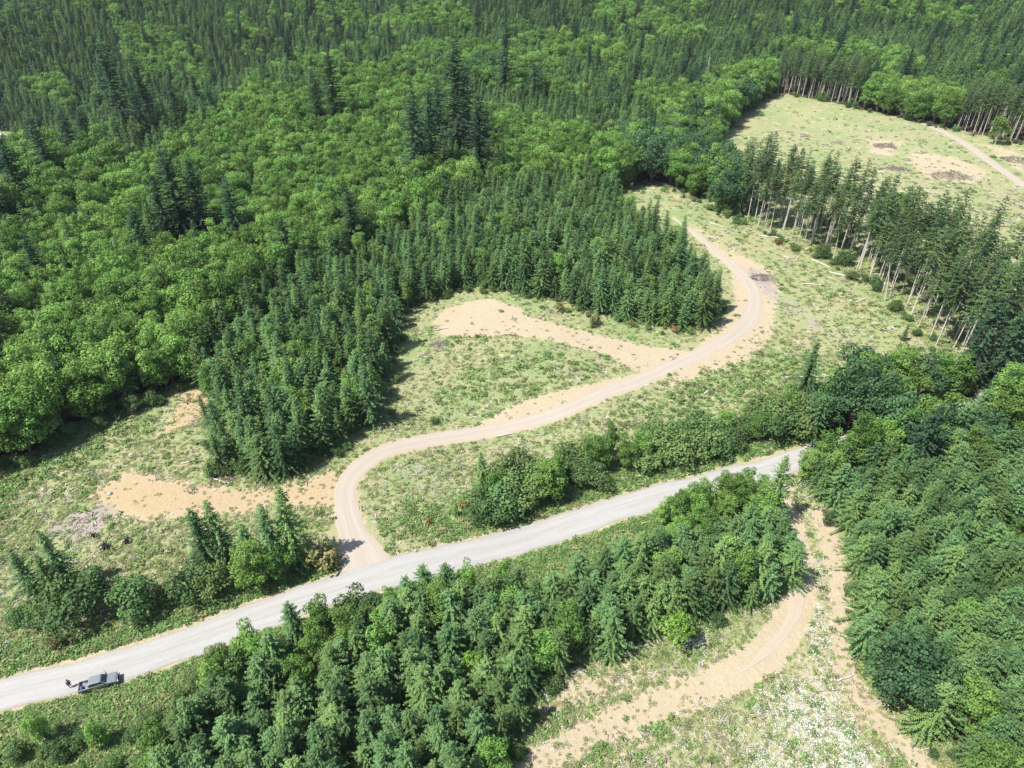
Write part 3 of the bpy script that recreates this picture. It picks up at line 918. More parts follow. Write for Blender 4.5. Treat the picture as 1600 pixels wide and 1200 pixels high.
# trees that the photograph singles out: (kind, ground pixel, height scale, which shape, label)
SPECIAL = [
    ('old', 530, 215, 1.2, 0, 'tall dark fir with a bare shadowed side, above the bright alders near the top edge'),
    ('old', 716, 262, 1.45, 2, 'tallest dark fir in the middle of the mixed wood, beside a deep black shadow'),
    ('old', 752, 300, 1.25, 1, 'broad dark fir just in front of the tallest one in the mixed wood'),
    ('old', 655, 305, 1.2, 0, 'dark fir left of the deep shadow at the top of the alder slope'),
    ('old', 690, 235, 1.1, 1, 'shorter dark fir behind the tallest fir of the mixed wood'),
    ('old', 788, 165, 1.3, 2, 'lone dark fir standing up at the top edge above the bright alder patch'),
    ('old', 208, 235, 1.35, 2, 'largest dark fir on the far side of the alder ridge'),
    ('old', 245, 215, 1.15, 0, 'slimmer dark fir standing beside the largest one behind the alder ridge'),
    ('old', 302, 400, 1.15, 1, 'tallest of the three dark firs that stick out of the alder slope'),
    ('old', 276, 408, .85, 0, 'shorter dark fir at the left foot of the three in the alder slope'),
    ('old', 328, 398, .9, 2, 'dark fir on the right of the three in the alder slope'),
    ('old', 18, 385, 1.0, 1, 'dark fir on the left edge of the picture below the house'),
    ('old', 55, 362, .95, 2, 'second dark fir in from the left edge, at the end of the alder ridge'),
    ('old', 100, 325, 1.0, 0, 'dark fir between the left edge and the alder ridge, on the valley side'),
    ('old', 132, 290, 1.0, 1, 'dark fir below the pale driveway in the valley'),
    ('old', 8, 330, 1.05, 2, 'dark fir cut by the left edge just under the house yard'),
    ('old', 36, 342, .9, 0, 'dark fir between the two at the left edge below the house'),
    ('old', 78, 300, .95, 1, 'dark fir on the valley side, left of the one before the driveway'),
    ('old', 505, 225, 1.05, 1, 'dark fir just left of the tall bare sided one near the top edge'),
    ('old', 735, 250, 1.2, 0, 'dark fir close behind the tallest one of the mixed wood'),
    ('old', 676, 285, 1.05, 2, 'dark fir between the deep shadow and the tallest one of the mixed wood'),
    ('old', 232, 238, 1.0, 1, 'dark fir in front of the slimmer one behind the alder ridge'),
    ('old', 290, 225, .85, 0, 'dark fir right of the pair behind the alder ridge'),
    ('old', 1510, 600, .72, 0, 'big dark fir at the right end of the pale trunked row'),
    ('old', 1545, 610, .78, 1, 'broadest dark fir near the right edge behind the mixed trees'),
    ('old', 1590, 600, .8, 2, 'dark fir at the right edge above the road gap'),
    ('old', 1420, 745, .62, 1, 'dark fir with layered branches in front of the road bend'),
    ('maple', 1325, 664, 1.15, 0, 'large round dark green maple at the end of the hedgerow above the road'),
    ('maple', 1276, 670, .8, 1, 'smaller dark maple leaning on the large round one by the road'),
    ('maple', 1392, 1092, .88, 2, 'round dark green maple at the corner of the lower clearing'),
    ('maple', 985, 280, 1.05, 0, 'dark round maple over the head of the grassy strip'),
    ('maple', 1040, 285, 1.1, 1, 'dark maple beside the bare grey tree above the grassy strip'),
    ('maple', 1520, 700, .7, 2, 'dark leafy tree right of the pale road gap'),
    ('bright', 1450, 1070, .85, 0, 'yellow-green tree behind the round maple of the lower clearing'),
    ('bright', 1500, 775, .55, 1, 'small yellow-green tree among the mixed trees below the road bend'),
    ('bright', 1052, 1010, .72, 0, 'light green tree with a thin trunk at the edge of the lower clearing'),
    ('bright', 738, 1060, .5, 1, 'small bright green tree poking out of the lower fir stand'),
    ('bright', 1554, 226, 1.25, 1, 'yellow tree with several pale trunks beside the far clearing'),
    ('alder', 548, 1018, .72, 2, 'bright green tree reaching over the gravel road opposite the track mouth'),
    ('alder', 500, 1030, .6, 0, 'green tree left of the bright one below the gravel road'),
    ('alder', 350, 1048, .5, 3, 'bushy tree overhanging the lower edge of the gravel road, up from the pickup'),
    ('alder', 600, 992, .55, 1, 'pale green bushy tree at the road edge right of the bright one'),
    ('alder', 690, 975, .68, 5, 'light green tree below the road, right of the track mouth'),
    ('alder', 645, 950, .42, 0, 'small round tree touching the road just right of the track mouth'),
    ('alder', 787, 912, .42, 4, 'narrow green tree alone on the grassy lower verge'),
    ('alder', 1035, 822, .55, 1, 'round bright bush tree at the road where the lower stand begins'),
    ('alder', 1085, 800, .62, 3, 'bright green tree covering part of the road, middle of three'),
    ('alder', 1130, 790, .6, 5, 'bright green tree covering the road beside the clearing entrance'),
    ('alder', 1165, 770, .45, 2, 'round bush tree at the road next to the clearing entrance'),
    ('alder', 1282, 748, .75, 1, 'green tree at the right end of the visible gravel road'),
    ('alder', 1335, 730, .85, 3, 'rounded light green tree behind the right end of the visible road'),
] + [('alder', 1255 + 34 * k, 752 - 9 * k, (.62 if k == 0 else .86) + .05 * (k % 3), k, l) for k, l in enumerate((
        'green tree hiding the road where it enters the trees', 'second tree from the road end in the row hiding the bend', 'third tree from the road end in the row hiding the bend',
        'fourth tree from the road end in the row hiding the bend', 'fifth tree from the road end in the row hiding the bend', 'sixth tree from the road end in the row hiding the bend'))] + [
    ('alder', 850, 782, .85, 3, 'largest light green tree in the hedgerow along the upper side of the road'),
    ('alder', 402, 915, .72, 5, 'green leafy tree at the foot of the roadside firs left of the track mouth'),
    ('alder', 445, 910, .66, 1, 'second leafy tree of the roadside firs, nearest the track mouth'),
    ('fir', 60, 935, .80, 1, 'leftmost young fir of the trio on the roadside slope'),
    ('fir', 88, 935, .75, 0, 'middle young fir of the trio on the roadside slope'),
    ('fir', 110, 915, .82, 4, 'right young fir of the trio on the roadside slope, before its black shadow'),
    ('fir', 332, 893, 1.08, 0, 'leftmost fir of the roadside clump below the orange pad'),
    ('fir', 360, 885, 1.08, 3, 'fir second from the left in the roadside clump below the orange pad'),
    ('fir', 396, 885, .95, 5, 'short fir in the middle of the roadside clump below the orange pad'),
    ('fir', 436, 890, 1.0, 1, 'fir second from the right in the roadside clump below the orange pad'),
    ('fir', 464, 880, 1.12, 4, 'tallest fir of the roadside clump, nearest the curve of the track'),
    ('fir', 755, 768, .72, 3, 'slim young fir at the left end of the hedgerow'),
    ('fir', 712, 806, .28, 2, 'dark little fir at the tip of the hedgerow'),
    ('fir', 1256, 612, .98, 3, 'lone slim fir standing in the grass left of the large maple'),
    ('fir', 1410, 532, .36, 0, 'small young fir alone in the grass strip near the pale trunked row'),
    ('fir', 925, 512, .34, 5, 'tiny fir alone on the bank above the sandy spur'),
    ('fir', 345, 735, .70, 0, 'fir at the lower left corner of the stand above the orange pad'),
    ('fir', 328, 665, .55, 1, 'fir standing out on the left edge of the stand above the orange pad'),
    ('fir', 805, 1135, .80, 2, 'fir at the bottom edge beside the black shadow in the lower clearing'),
    ('shrub', 146, 962, 1.7, 4, 'large round shrub over the road on the left, with a black shadow'),
    ('shrub', 215, 955, 1.45, 2, 'tall shrub right of the large round one on the left roadside'),
    ('shrub', 300, 930, 1.4, 0, 'shrub at the left end of the roadside clump'),
    ('shrub', 262, 938, .9, 3, 'small shrub between the tall one and the roadside clump'),
    ('shrub', 75, 975, 1.0, 1, 'low shrub down the slope from the trio of young firs'),
    ('shrub', 122, 935, .8, 3, 'low shrub at the feet of the trio of young firs'),
    ('shrub', 30, 975, .7, 2, 'low shrub near the left edge above the road'),
    ('shrub', 345, 925, 1.25, 2, 'shrub in front of the roadside clump of firs'),
    ('shrub', 1395, 485, .7, 1, 'round shrub in the grass strip below a leaning pale trunk'),
    ('shrub', 1345, 590, .8, 3, 'light shrub in the grass behind the large maple'),
    ('shrub', 1460, 612, 1.6, 4, 'olive shrub at the lower end of the grass strip'),
    ('shrub', 680, 662, .4, 0, 'small green bush at the corner of the dark stand beside the track'),
    ('shrub', 745, 527, .32, 3, 'little bush on the lower lip of the sandy pad'),
    ('ochre', 512, 884, 1.5, 0, 'reddish olive shrub beside the mouth of the dirt track'),
    ('ochre', 725, 793, .75, 1, 'yellowish shrub at the left end of the hedgerow'),
    ('ochre', 930, 505, .9, 0, 'yellow-orange shrub at the front of the fir stand above the spur'),
    ('ochre', 985, 508, .6, 1, 'orange tinted bush under the firs above the spur'),
    ('ochre', 875, 487, .8, 0, 'yellow-green bush at the front of the stand, above the sandy spur'),
    ('ochre', 90, 1010, .8, 1, 'brownish bush on the slope below the trio of young firs'),
    ('rust', 1055, 520, .8, 0, 'rust red bush under the firs near the right end of the stand'),
    ('rust', 250, 925, .7, 0, 'reddish bush on the slope behind the tall roadside shrub'),
    ('rust', 1215, 382, .9, 0, 'rusty dead brush at the foot of the pale trunked row'),
    ('rust', 1345, 487, .35, 0, 'small orange dead fern in the middle of the grass strip'),
    ('rust', 670, 817, .45, 0, 'rusty weed patch above the gravel road'),
    ('rust', 1010, 265, 1.4, 0, 'reddish dead bush between dark maples above the grassy strip'),
]
sp_xy = []
for kind, px, py, s, p, lab in SPECIAL:
    w = px2w(px, py)
    sp_xy.append((*w, {'old': 4.0, 'maple': 4.0, 'alder': 1.6, 'bright': 2.2, 'fir': 1.4}.get(kind, .8)))
SPX = np.array(sp_xy)
trees = [t for t in trees if not np.any(np.hypot(SPX[:, 0] - t['x'], SPX[:, 1] - t['y']) < SPX[:, 2])]
for (kind, px, py, s, p, lab), (wx, wy, _) in zip(SPECIAL, sp_xy):
    trees.append(dict(kind=kind, x=wx, y=wy, s=s, rot=gr.uniform(0, 6.28), reg='special', p=p, tilt=(gr.gauss(0, .02), gr.gauss(0, .02)), label=lab))

PROTO = {'fir': FIRS, 'old': OLD, 'tall': TALL, 'alder': ALDERS, 'maple': MAPLES, 'bright': BRIGHT, 'shrub': SHRUBS, 'ochre': OCHRES, 'rust': RUSTS}
SIZE = {'fir': (12.8, 2.8), 'old': (32, 5), 'tall': (23, 2.2), 'alder': (13.8, 3.3), 'maple': (12.6, 5.4), 'bright': (10.5, 3), 'shrub': (4.1, 2.5), 'ochre': (2.7, 1.7), 'rust': (2.2, 1.4)}

# how much of each tree the camera sees: a small id picture painted from far to near
IDW, IDH = 800, 600
idb = np.full((IDH, IDW), -1, np.int32)
tx = np.array([t['x'] for t in trees]); ty = np.array([t['y'] for t in trees]); tz = H(tx, ty)
th = np.array([SIZE[t['kind']][0] * t['s'] for t in trees]); tr_ = np.array([SIZE[t['kind']][1] * t['s'] for t in trees])
bu, bv, bz = project(tx, ty, tz)
uu, uv, uz = project(tx, ty, tz + th)
for i in np.argsort(-bz):
    x0, y0, x1, y1 = bu[i] / 2, bv[i] / 2, uu[i] / 2, uv[i] / 2
    rp = FPX * tr_[i] / bz[i] / 2
    ya, yb = int(max(0, y1)), int(min(IDH - 1, y0 + rp * .4))
    conic = trees[i]['kind'] in ('fir', 'old', 'tall')
    for yy in range(ya, yb + 1):
        f = (yy - y1) / max(1e-3, y0 + rp * .4 - y1)
        half = rp * (min(1, .15 + 1.1 * f) if conic else math.sqrt(max(0, 1 - (2 * f - 1) ** 2)) * 1.0)
        xc = x1 + (x0 - x1) * f
        a, b = int(max(0, xc - half)), int(min(IDW, xc + half + 1))
        if b > a: idb[yy, a:b] = i
vis = np.bincount(idb[idb >= 0].ravel(), minlength=len(trees))
LIMIT = {'fir': 300, 'alder': 300, 'tall': 220, 'shrub': 300, 'maple': 120, 'old': 90, 'ochre': 80, 'rust': 40}
single = set(i for i, t in enumerate(trees) if t['reg'] == 'special')
for kind, lim in LIMIT.items():
    c = [i for i, t in enumerate(trees) if t['kind'] == kind and t['reg'] != 'special' and vis[i] > 0]
    c.sort(key=lambda i: -vis[i])
    have = sum(1 for i in single if trees[i]['kind'] == kind)
    single.update(c[:max(0, lim - have)])

NAMES = {'fir': ('fir_tree', 'fir tree'), 'old': ('old_fir', 'fir tree'), 'tall': ('tall_fir', 'fir tree'), 'alder': ('alder_tree', 'broadleaf tree'), 'maple': ('maple_tree', 'maple tree'),
         'bright': ('light_green_tree', 'broadleaf tree'), 'shrub': ('shrub', 'shrub'), 'ochre': ('ochre_shrub', 'shrub'), 'rust': ('rusty_bush', 'bush')}
REGLAB = {
    ('fir', 'bstand'): 'blue-green young fir packed in the stand between alder slope and dirt track',
    ('fir', 'hstand'): 'grey-green young fir packed in the stand between gravel road and lower clearing',
    ('fir', 'gstand'): 'grey-green young fir packed in the stand right of the lower clearing',
    ('fir', 'far'): 'dark fir of the distant plantation beyond the alder slope',
    ('fir', 'mix'): 'fir scattered among the alders above the dark young stand',
    ('fir', 'rightmix'): 'fir among leafy trees around the road bend on the right',
    ('fir', 'alder'): 'fir standing singly among the alders of the left slope',
    ('fir', 'darkmix'): 'fir among the dark maples above the grassy strip',
    ('alder', 'alder'): 'round bright green alder in the broad wood on the left slope',
    ('alder', 'mix'): 'bright alder among scattered firs above the dark young stand',
    ('alder', 'faralder'): 'bright alder in the far patch near the top edge',
    ('alder', 'edgealder'): 'alder at the left edge of the far clearing',
    ('alder', 'faralder2'): 'alder along the back edge of the far clearing',
    ('alder', 'rightmix'): 'leafy green tree in the mixed wood around the road bend',
    ('alder', 'darkmix'): 'leafy tree among dark maples above the grassy strip',
    ('alder', 'hedge'): 'small leafy tree rising from the hedgerow above the gravel road',
    ('alder', 'bstand'): 'light green leafy tree inside the dark young fir stand above the track',
    ('alder', 'hstand'): 'light green leafy tree inside the fir stand below the gravel road',
    ('alder', 'gstand'): 'light green leafy tree inside the fir stand right of the lower clearing',
    ('alder', 'far'): 'bright leafy tree among the distant plantation firs',
    ('tall', 'tall'): 'tall thin fir with bare pale trunk in the row between grass strip and far clearing',
    ('tall', 'fartall'): 'tall fir with bare pale trunk along the back edge of the far clearing',
    ('tall', 'fartall2'): 'tall fir with bare pale trunk where the far track leaves the clearing',
    ('shrub', 'hedge'): 'dense green shrub of the hedgerow along the upper side of the gravel road',
    ('shrub', 'tall'): 'low green shrub at the feet of the pale trunked row',
    ('shrub', 'fartall'): 'low shrub under the firs behind the far clearing',
    ('shrub', 'fartall2'): 'low shrub under the firs beside the far track',
    ('alder', 'verge1'): 'light green bushy tree at the road side where the lower fir stand begins',
    ('alder', 'verge2'): 'small leafy tree in the thicket below the gravel road',
    ('shrub', 'verge2'): 'green shrub in the thicket below the gravel road near the pickup',
    ('fir', 'verge2'): 'small young fir in the thicket below the gravel road',
    ('shrub', 'edge_main'): 'low green shrub at the forest edge round the main clearing',
    ('shrub', 'edge_low'): 'low green shrub at the forest edge round the lower clearing',
    ('shrub', 'edge_far'): 'low green shrub at the forest edge round the far clearing',
    ('ochre', 'edge_main'): 'yellowish shrub at the forest edge round the main clearing',
    ('ochre', 'edge_low'): 'yellowish shrub at the forest edge round the lower clearing',
    ('ochre', 'edge_far'): 'yellowish shrub at the forest edge round the far clearing',
    ('rust', 'edge_main'): 'rust coloured dead bush at the forest edge round the main clearing',
    ('rust', 'edge_low'): 'rust coloured dead bush at the forest edge round the lower clearing',
    ('rust', 'edge_far'): 'rust coloured dead bush at the forest edge round the far clearing',
    ('maple', 'alder'): 'broad darker tree among the alders of the left slope',
    ('maple', 'darkmix'): 'broad dark maple above the head of the grassy strip',
    ('maple', 'rightmix'): 'broad dark leafy tree around the road bend on the right',
    ('maple', 'faralder'): 'darker broad tree in the far bright alder patch',
    ('maple', 'edgealder'): 'darker broad tree at the left edge of the far clearing',
    ('maple', 'faralder2'): 'darker broad tree along the back edge of the far clearing',
    ('old', 'alder'): 'larger dark fir growing among the alders of the left slope',
    ('old', 'far'): 'larger dark fir rising over the distant plantation',
}


def put_tree(kind, p, x, y, s, rot, tilt, label, group):
    cm, tm = PROTO[kind][p % len(PROTO[kind])]
    name, cat = NAMES[kind]
    e = thing(name, label, cat, (x, y, gz(x, y) - .08), rot, group)
    e.rotation_euler = (tilt[0], tilt[1], rot)
    e.scale = (s, s, s)
    leafy = kind in ('shrub', 'ochre', 'rust')
    obj('foliage' if leafy else 'crown', cm, e)
    obj('stem' if leafy else 'trunk', tm, e)
    return e


ONES = ['', 'first', 'second', 'third', 'fourth', 'fifth', 'sixth', 'seventh', 'eighth', 'ninth', 'tenth', 'eleventh', 'twelfth', 'thirteenth', 'fourteenth', 'fifteenth', 'sixteenth',
        'seventeenth', 'eighteenth', 'nineteenth', 'twentieth']
TENS = {2: 'twenty', 3: 'thirty', 4: 'forty', 5: 'fifty', 6: 'sixty', 7: 'seventy', 8: 'eighty', 9: 'ninety'}


def ordinal(n):
    if n <= 20: return ONES[n]
    if n >= 100: return 'hundred and ' + ordinal(n - 100) if n > 100 else 'hundredth'
    return TENS[n // 10] + ' ' + ONES[n % 10] if n % 10 else TENS[n // 10][:-1] + 'ieth'


def along(line, x, y, closed):
    best, at, acc = 1e9, 0, 0
    n = len(line)
    for i in range(n if closed else n - 1):
        a, b = line[i], line[(i + 1) % n]
        d = b - a
        L = math.hypot(*d)
        t = min(1, max(0, ((x - a[0]) * d[0] + (y - a[1]) * d[1]) / (L * L + 1e-9)))
        q = math.hypot(x - a[0] - t * d[0], y - a[1] - t * d[1])
        if q < best: best, at = q, acc + t * L
        acc += L
    return best, at


# trees of a front edge are told apart by counting along it: (kind, region, edge, how deep, words)
EDGES = [
    ('tall', 'tall', O_MAIN, 3.2, '{} pale trunked tall fir from the upper end along the front of the row'),
    ('fir', 'bstand', O_MAIN, 4.2, '{} young fir from the orange pad along the front edge of the upper stand'),
    ('alder', 'alder', O_MAIN, 5.0, '{} alder from the left along the shadowed front edge of the left wood'),
    ('fir', 'hstand', O_LOW, 4.2, '{} fir from the clearing entrance along the lower edge of the roadside stand'),
    ('fir', 'hstand', O_VERGE, 3.6, '{} fir from the right along the road side edge of the lower stand'),
    ('fir', 'gstand', O_LOW, 4.2, '{} fir from the road along the edge of the stand right of the lower clearing'),
    ('shrub', 'hedge', ROAD[:, :2], 40, '{} shrub from the left in the hedgerow above the gravel road'),
    ('alder', 'hedge', ROAD[:, :2], 40, '{} leafy tree from the left in the hedgerow above the gravel road'),
    ('alder', 'verge1', ROAD[:, :2], 60, '{} light green tree from the left where the lower stand meets the road'),
    ('alder', 'verge2', ROAD[:, :2], 60, '{} small leafy tree from the left in the thicket below the gravel road'),
    ('shrub', 'verge2', ROAD[:, :2], 60, '{} shrub from the left in the thicket below the gravel road'),
    ('shrub', 'edge_main', O_MAIN, 40, '{} low edge shrub counted clockwise round the main clearing from its left end'),
    ('shrub', 'edge_low', O_LOW, 40, '{} low edge shrub counted clockwise round the lower clearing from the road'),
    ('ochre', 'edge_main', O_MAIN, 40, '{} yellowish edge shrub counted clockwise round the main clearing from its left end'),
    ('tall', 'fartall', O_FAR, 4, '{} pale trunked fir from the left along the back of the far clearing'),
]
for kind, reg, line, deep, words in EDGES:
    closed = line is not ROAD and len(line) < 80
    c = []
    for i in single:
        t = trees[i]
        if t['kind'] == kind and t['reg'] == reg and 'label' not in t and vis[i] > 0:
            dd, at = along(line if len(line) < 80 else line[::6], t['x'], t['y'], closed)
            if dd < deep: c.append((at, i))
    for n_, (_, i) in enumerate(sorted(c)):
        trees[i]['label'] = words.format(ordinal(n_ + 1))
        trees[i]['group'] = REGLAB[(kind, reg)]

for i in sorted(single):
    t = trees[i]
    if 'label' in t: lab, grp = t['label'], t.get('group')
    else:
        lab = REGLAB[(t['kind'], t['reg'])]
        grp = lab
    put_tree(t['kind'], t['p'], t['x'], t['y'], t['s'], t['rot'], t['tilt'], lab, grp)


# ---------------------------------------------------------------- masses nobody could count: instanced on points
def join_meshes(name, parts):
    V, F, MI, T, mats, n = [], [], [], [], [], 0
    for me in parts:
        v = np.zeros(len(me.vertices) * 3, np.float32); me.vertices.foreach_get('co', v)
        f = np.zeros(len(me.loops), np.int32); me.loops.foreach_get('vertex_index', f)
        V.append(v.reshape(-1, 3)); F.append(f.reshape(-1, 4) + n)
        MI.append(np.full(len(me.polygons), len(mats))); mats.append(me.materials[0])
        t = np.full(len(me.vertices), .5, np.float32)
        if 'tint' in me.attributes: me.attributes['tint'].data.foreach_get('value', t)
        T.append(t)
        n += len(me.vertices)
    return mesh_np(name, np.concatenate(V), np.concatenate(F), mats, tint=np.concatenate(T), midx=np.concatenate(MI))


def scatter(name, label, cat, meshes, pos, rot, scl, idx):
    """one object: meshes instanced on its points by geometry nodes"""
    col = bpy.data.collections.new(name + '_plants')
    for k, me in enumerate(meshes):
        col.objects.link(bpy.data.objects.new('%s_source_%02d' % (name, k), me))
    me = bpy.data.meshes.new(name)
    n = len(pos)
    me.vertices.add(n)
    me.vertices.foreach_set('co', np.asarray(pos, np.float32).ravel())
    for an, ty, key, dat in (('rot', 'FLOAT_VECTOR', 'vector', rot), ('scl', 'FLOAT', 'value', scl), ('idx', 'INT', 'value', idx)):
        a = me.attributes.new(an, ty, 'POINT')
        a.data.foreach_set(key, np.asarray(dat, np.int32 if ty == 'INT' else np.float32).ravel())
    o = obj(name, me)
    ng = bpy.data.node_groups.new(name, 'GeometryNodeTree')
    ng.interface.new_socket('Geometry', in_out='INPUT', socket_type='NodeSocketGeometry')
    ng.interface.new_socket('Geometry', in_out='OUTPUT', socket_type='NodeSocketGeometry')
    gi, go = ng.nodes.new('NodeGroupInput'), ng.nodes.new('NodeGroupOutput')
    ci = ng.nodes.new('GeometryNodeCollectionInfo')
    ci.inputs['Collection'].default_value = col
    ci.inputs['Separate Children'].default_value = True
    ci.inputs['Reset Children'].default_value = True
    ip = ng.nodes.new('GeometryNodeInstanceOnPoints')
    ip.inputs['Pick Instance'].default_value = True
    def attr(nm_, ty):
        a = ng.nodes.new('GeometryNodeInputNamedAttribute')
        a.data_type = ty
        a.inputs['Name'].default_value = nm_
        return a.outputs['Attribute']
    e2r = ng.nodes.new('FunctionNodeEulerToRotation')
    ng.links.new(attr('rot', 'FLOAT_VECTOR'), e2r.inputs[0])
    ng.links.new(gi.outputs[0], ip.inputs['Points'])
    ng.links.new(ci.outputs[0], ip.inputs['Instance'])
    ng.links.new(attr('idx', 'INT'), ip.inputs['Instance Index'])
    ng.links.new(e2r.outputs[0], ip.inputs['Rotation'])
    ng.links.new(attr('scl', 'FLOAT'), ip.inputs['Scale'])
    ng.links.new(ip.outputs[0], go.inputs[0])
    md = o.modifiers.new('plants', 'NODES')
    md.node_group = ng
    return tag(o, label, cat, None, 'stuff')


rest = {}
for i, t in enumerate(trees):
    if i in single: continue
    rest.setdefault(t['kind'], []).append(t)
FOREST = {'fir': ('fir_forest', 'continuous dark fir forest filling the stands and the distant hills', 'forest'), 'alder': ('alder_forest', 'mass of bright green alder crowns on the slopes', 'forest'),
          'tall': ('tall_fir_forest', 'mass of tall thin firs behind the front trunks of the row', 'forest'), 'shrub': ('undergrowth', 'low undergrowth beneath the tall firs', 'undergrowth'),
          'ochre': ('ochre_undergrowth', 'yellowish low bushes along the forest edges', 'undergrowth'), 'rust': ('rusty_undergrowth', 'rusty low bushes along the forest edges', 'undergrowth'),
          'maple': ('maple_forest', 'darker broad crowns mixed into the far woods', 'forest'), 'old': ('old_fir_forest', 'larger dark firs scattered through the distant forest', 'forest')}
for kind, ts in rest.items():
    ms = [join_meshes('%s_plant' % NAMES[kind][0], p) for p in PROTO[kind]]
    x = np.array([t['x'] for t in ts]); y = np.array([t['y'] for t in ts])
    scatter(*FOREST[kind], ms, np.column_stack([x, y, H(x, y) - .08]), [(t['tilt'][0], t['tilt'][1], t['rot']) for t in ts], [t['s'] for t in ts], [t['p'] % len(ms) for t in ts])


# ---- ground cover
def tuft(seed, m, n=26, r=.5, h=.45, leaf=.24, up=.9):
    g = np.random.default_rng(seed)
    L = Leaves()
    a = g.uniform(0, 6.28, n); q = r * np.sqrt(g.random(n))
    z = h * g.uniform(.25, 1, n) * (1 - .5 * (q / r) ** 2)
    p = np.column_stack([np.cos(a) * q, np.sin(a) * q, z])
    d = nrm(np.column_stack([np.cos(a), np.sin(a), g.uniform(.1, up, n)]) + g.normal(0, .4, (n, 3)))
    w = nrm(np.cross(d, g.normal(0, .4, (n, 3)) + np.array([0, 0, 1])))
    s = leaf * g.uniform(.6, 1.4, n)
    L.add(p, d * s[:, None] * 1.5, w * s[:, None] * .75, np.clip(g.normal(.45, .25, n), 0, 1))
    return L.mesh('tuft', m)


def debris(seed, m, n=5, ln=1.0):
    g = np.random.default_rng(seed)
    it = []
    for _ in range(n):
        c = g.normal(0, ln * .35, 2); a = g.uniform(0, 6.28); l_ = ln * g.uniform(.4, 1.1)
        d = np.array([math.cos(a), math.sin(a)]) * l_ / 2
        it.append(([[c[0] - d[0], c[1] - d[1], .06], [c[0] + d[0], c[1] + d[1], g.uniform(.06, .3)]], [.05, .03], 4))
    return tubes_mesh('sticks', it, m)


def cover_points(n, seed, box=(-150, 260, 55, 420)):
    """random ground points, as dense in the picture everywhere"""
    g = np.random.default_rng(seed)
    px = g.uniform(-140, 1740, n); py = 60 + (1290 - 60) * np.sqrt(g.uniform(0.0, 1, n))
    u, v = (px - 800) / FPX, (600 - py) / FPX
    dz = -SP + v * CP
    t = CAM_H / -dz
    x, y = u * t, (CP + v * SP) * t
    k = (dz < -.12) & (y < 480) & (np.abs(x) < 330)
    return x[k], y[k], g


x, y, g = cover_points(340000, 91)
op, dirt, orange, grey, lush, flower = masks(x, y)
pn = .5 + .25 * patchy(x, y, 5.0, .7) + .22 * patchy(x, y, 11.0, 2.2)
offroad = (dist_line(ROAD, x, y) > 3.5) & (dist_line(TRACK[:, :2], x, y) > 2.3) & (dist_line(LOWTRACK, x, y) > 2.6) & (dist_line(FARTRACK, x, y) > 2.4) & (dist_line(DRIVE, x, y) > 3)
offroad &= ~((dist_line(TRACK[:12, :2], x, y) < 4.2))
base = (op > .4) & offroad
rnd = g.random(len(x))
keep_green = base & (rnd < np.clip(lush * .8 * (1 - .8 * flower) + .08 * pn, 0, 1) * np.clip(1.1 - 1.15 * dirt, .02, 1))
rnd2 = g.random(len(x))
keep_weed = base & ~keep_green & (rnd2 < .75 * (1 - .7 * flower) * np.clip(pn + .25, .1, 1) * np.clip(1.05 - 1.0 * dirt, .06, 1))
rnd3 = g.random(len(x))
keep_white = base & ~keep_green & ~keep_weed & (rnd3 < np.clip(np.clip(.15 + 1.5 * (pn - .35), .03, .8) * flower + (.03 + .05 * (y > 210)) * np.clip(pn, 0, 1) * (1 - .6 * lush), 0, 1) * np.clip(1.0 - .9 * dirt, .03, 1))
rnd4 = g.random(len(x))
keep_stick = base & ~keep_green & ~keep_weed & ~keep_white & (rnd4 < (.04 + .07 * (y > 210) + .03 * grey) * (1 - .7 * lush) * np.clip(1.25 - 1.25 * dirt, .06, 1))


def cover(name, label, cat, meshes, k, s0, s1, seed):
    g2 = np.random.default_rng(seed)
    xx, yy = x[k], y[k]
    n = len(xx)
    d = np.sqrt(xx ** 2 + yy ** 2 + CAM_H ** 2)
    s = g2.uniform(s0, s1, n) * np.clip(d / 150, .8, 2.0)
    rot = np.column_stack([g2.normal(0, .12, n), g2.normal(0, .12, n), g2.uniform(0, 6.28, n)])
    scatter(name, label, cat, meshes, np.column_stack([xx, yy, H(xx, yy) - .03]), rot, s, g2.integers(0, len(meshes), n))


cover('ground_cover', 'green brambles and ferns growing along the roads and in damp hollows', 'ground cover', [tuft(700 + i, M['green'] if i < 6 else M['weed'], 34, .4 + .07 * i, .35 + .08 * i, .24, .6) for i in range(7)], keep_green, .5, 1.35, 1)
cover('dry_grass', 'dry yellowish weeds and grass tufts covering the clearings', 'grass', [tuft(720 + i, M['weed'], 26, .5, .3, .19, .5) for i in range(4)], keep_weed, .38, 1.0, 2)
cover('white_flowers', 'white flowering weeds scattered over the clearings', 'flowers', [tuft(740 + i, M['flower'], 12, .4, .5, .15, .5) for i in range(3)], keep_white, .6, 1.25, 3)
cover('brushwood', 'grey sticks and logging litter strewn over the clearings', 'litter', [debris(760 + i, M['deadwood'] if i % 2 else M['greywood']) for i in range(6)], keep_stick, .7, 1.6, 4)
print('trees', len(trees), 'single', len(single), {k: len(v) for k, v in rest.items()}, 'cover', keep_green.sum(), keep_weed.sum(), keep_white.sum(), keep_stick.sum())


# ---------------------------------------------------------------- single objects on the ground
def bx(bm, x0, x1, y0, y1, z0, z1):
    v = [bm.verts.new((x, y, z)) for z in (z0, z1) for x, y in ((x0, y0), (x1, y0), (x1, y1), (x0, y1))]
    for f in ((3, 2, 1, 0), (4, 5, 6, 7), (0, 1, 5, 4), (1, 2, 6, 5), (2, 3, 7, 6), (3, 0, 4, 7)):
        bm.faces.new([v[i] for i in f])
    return v


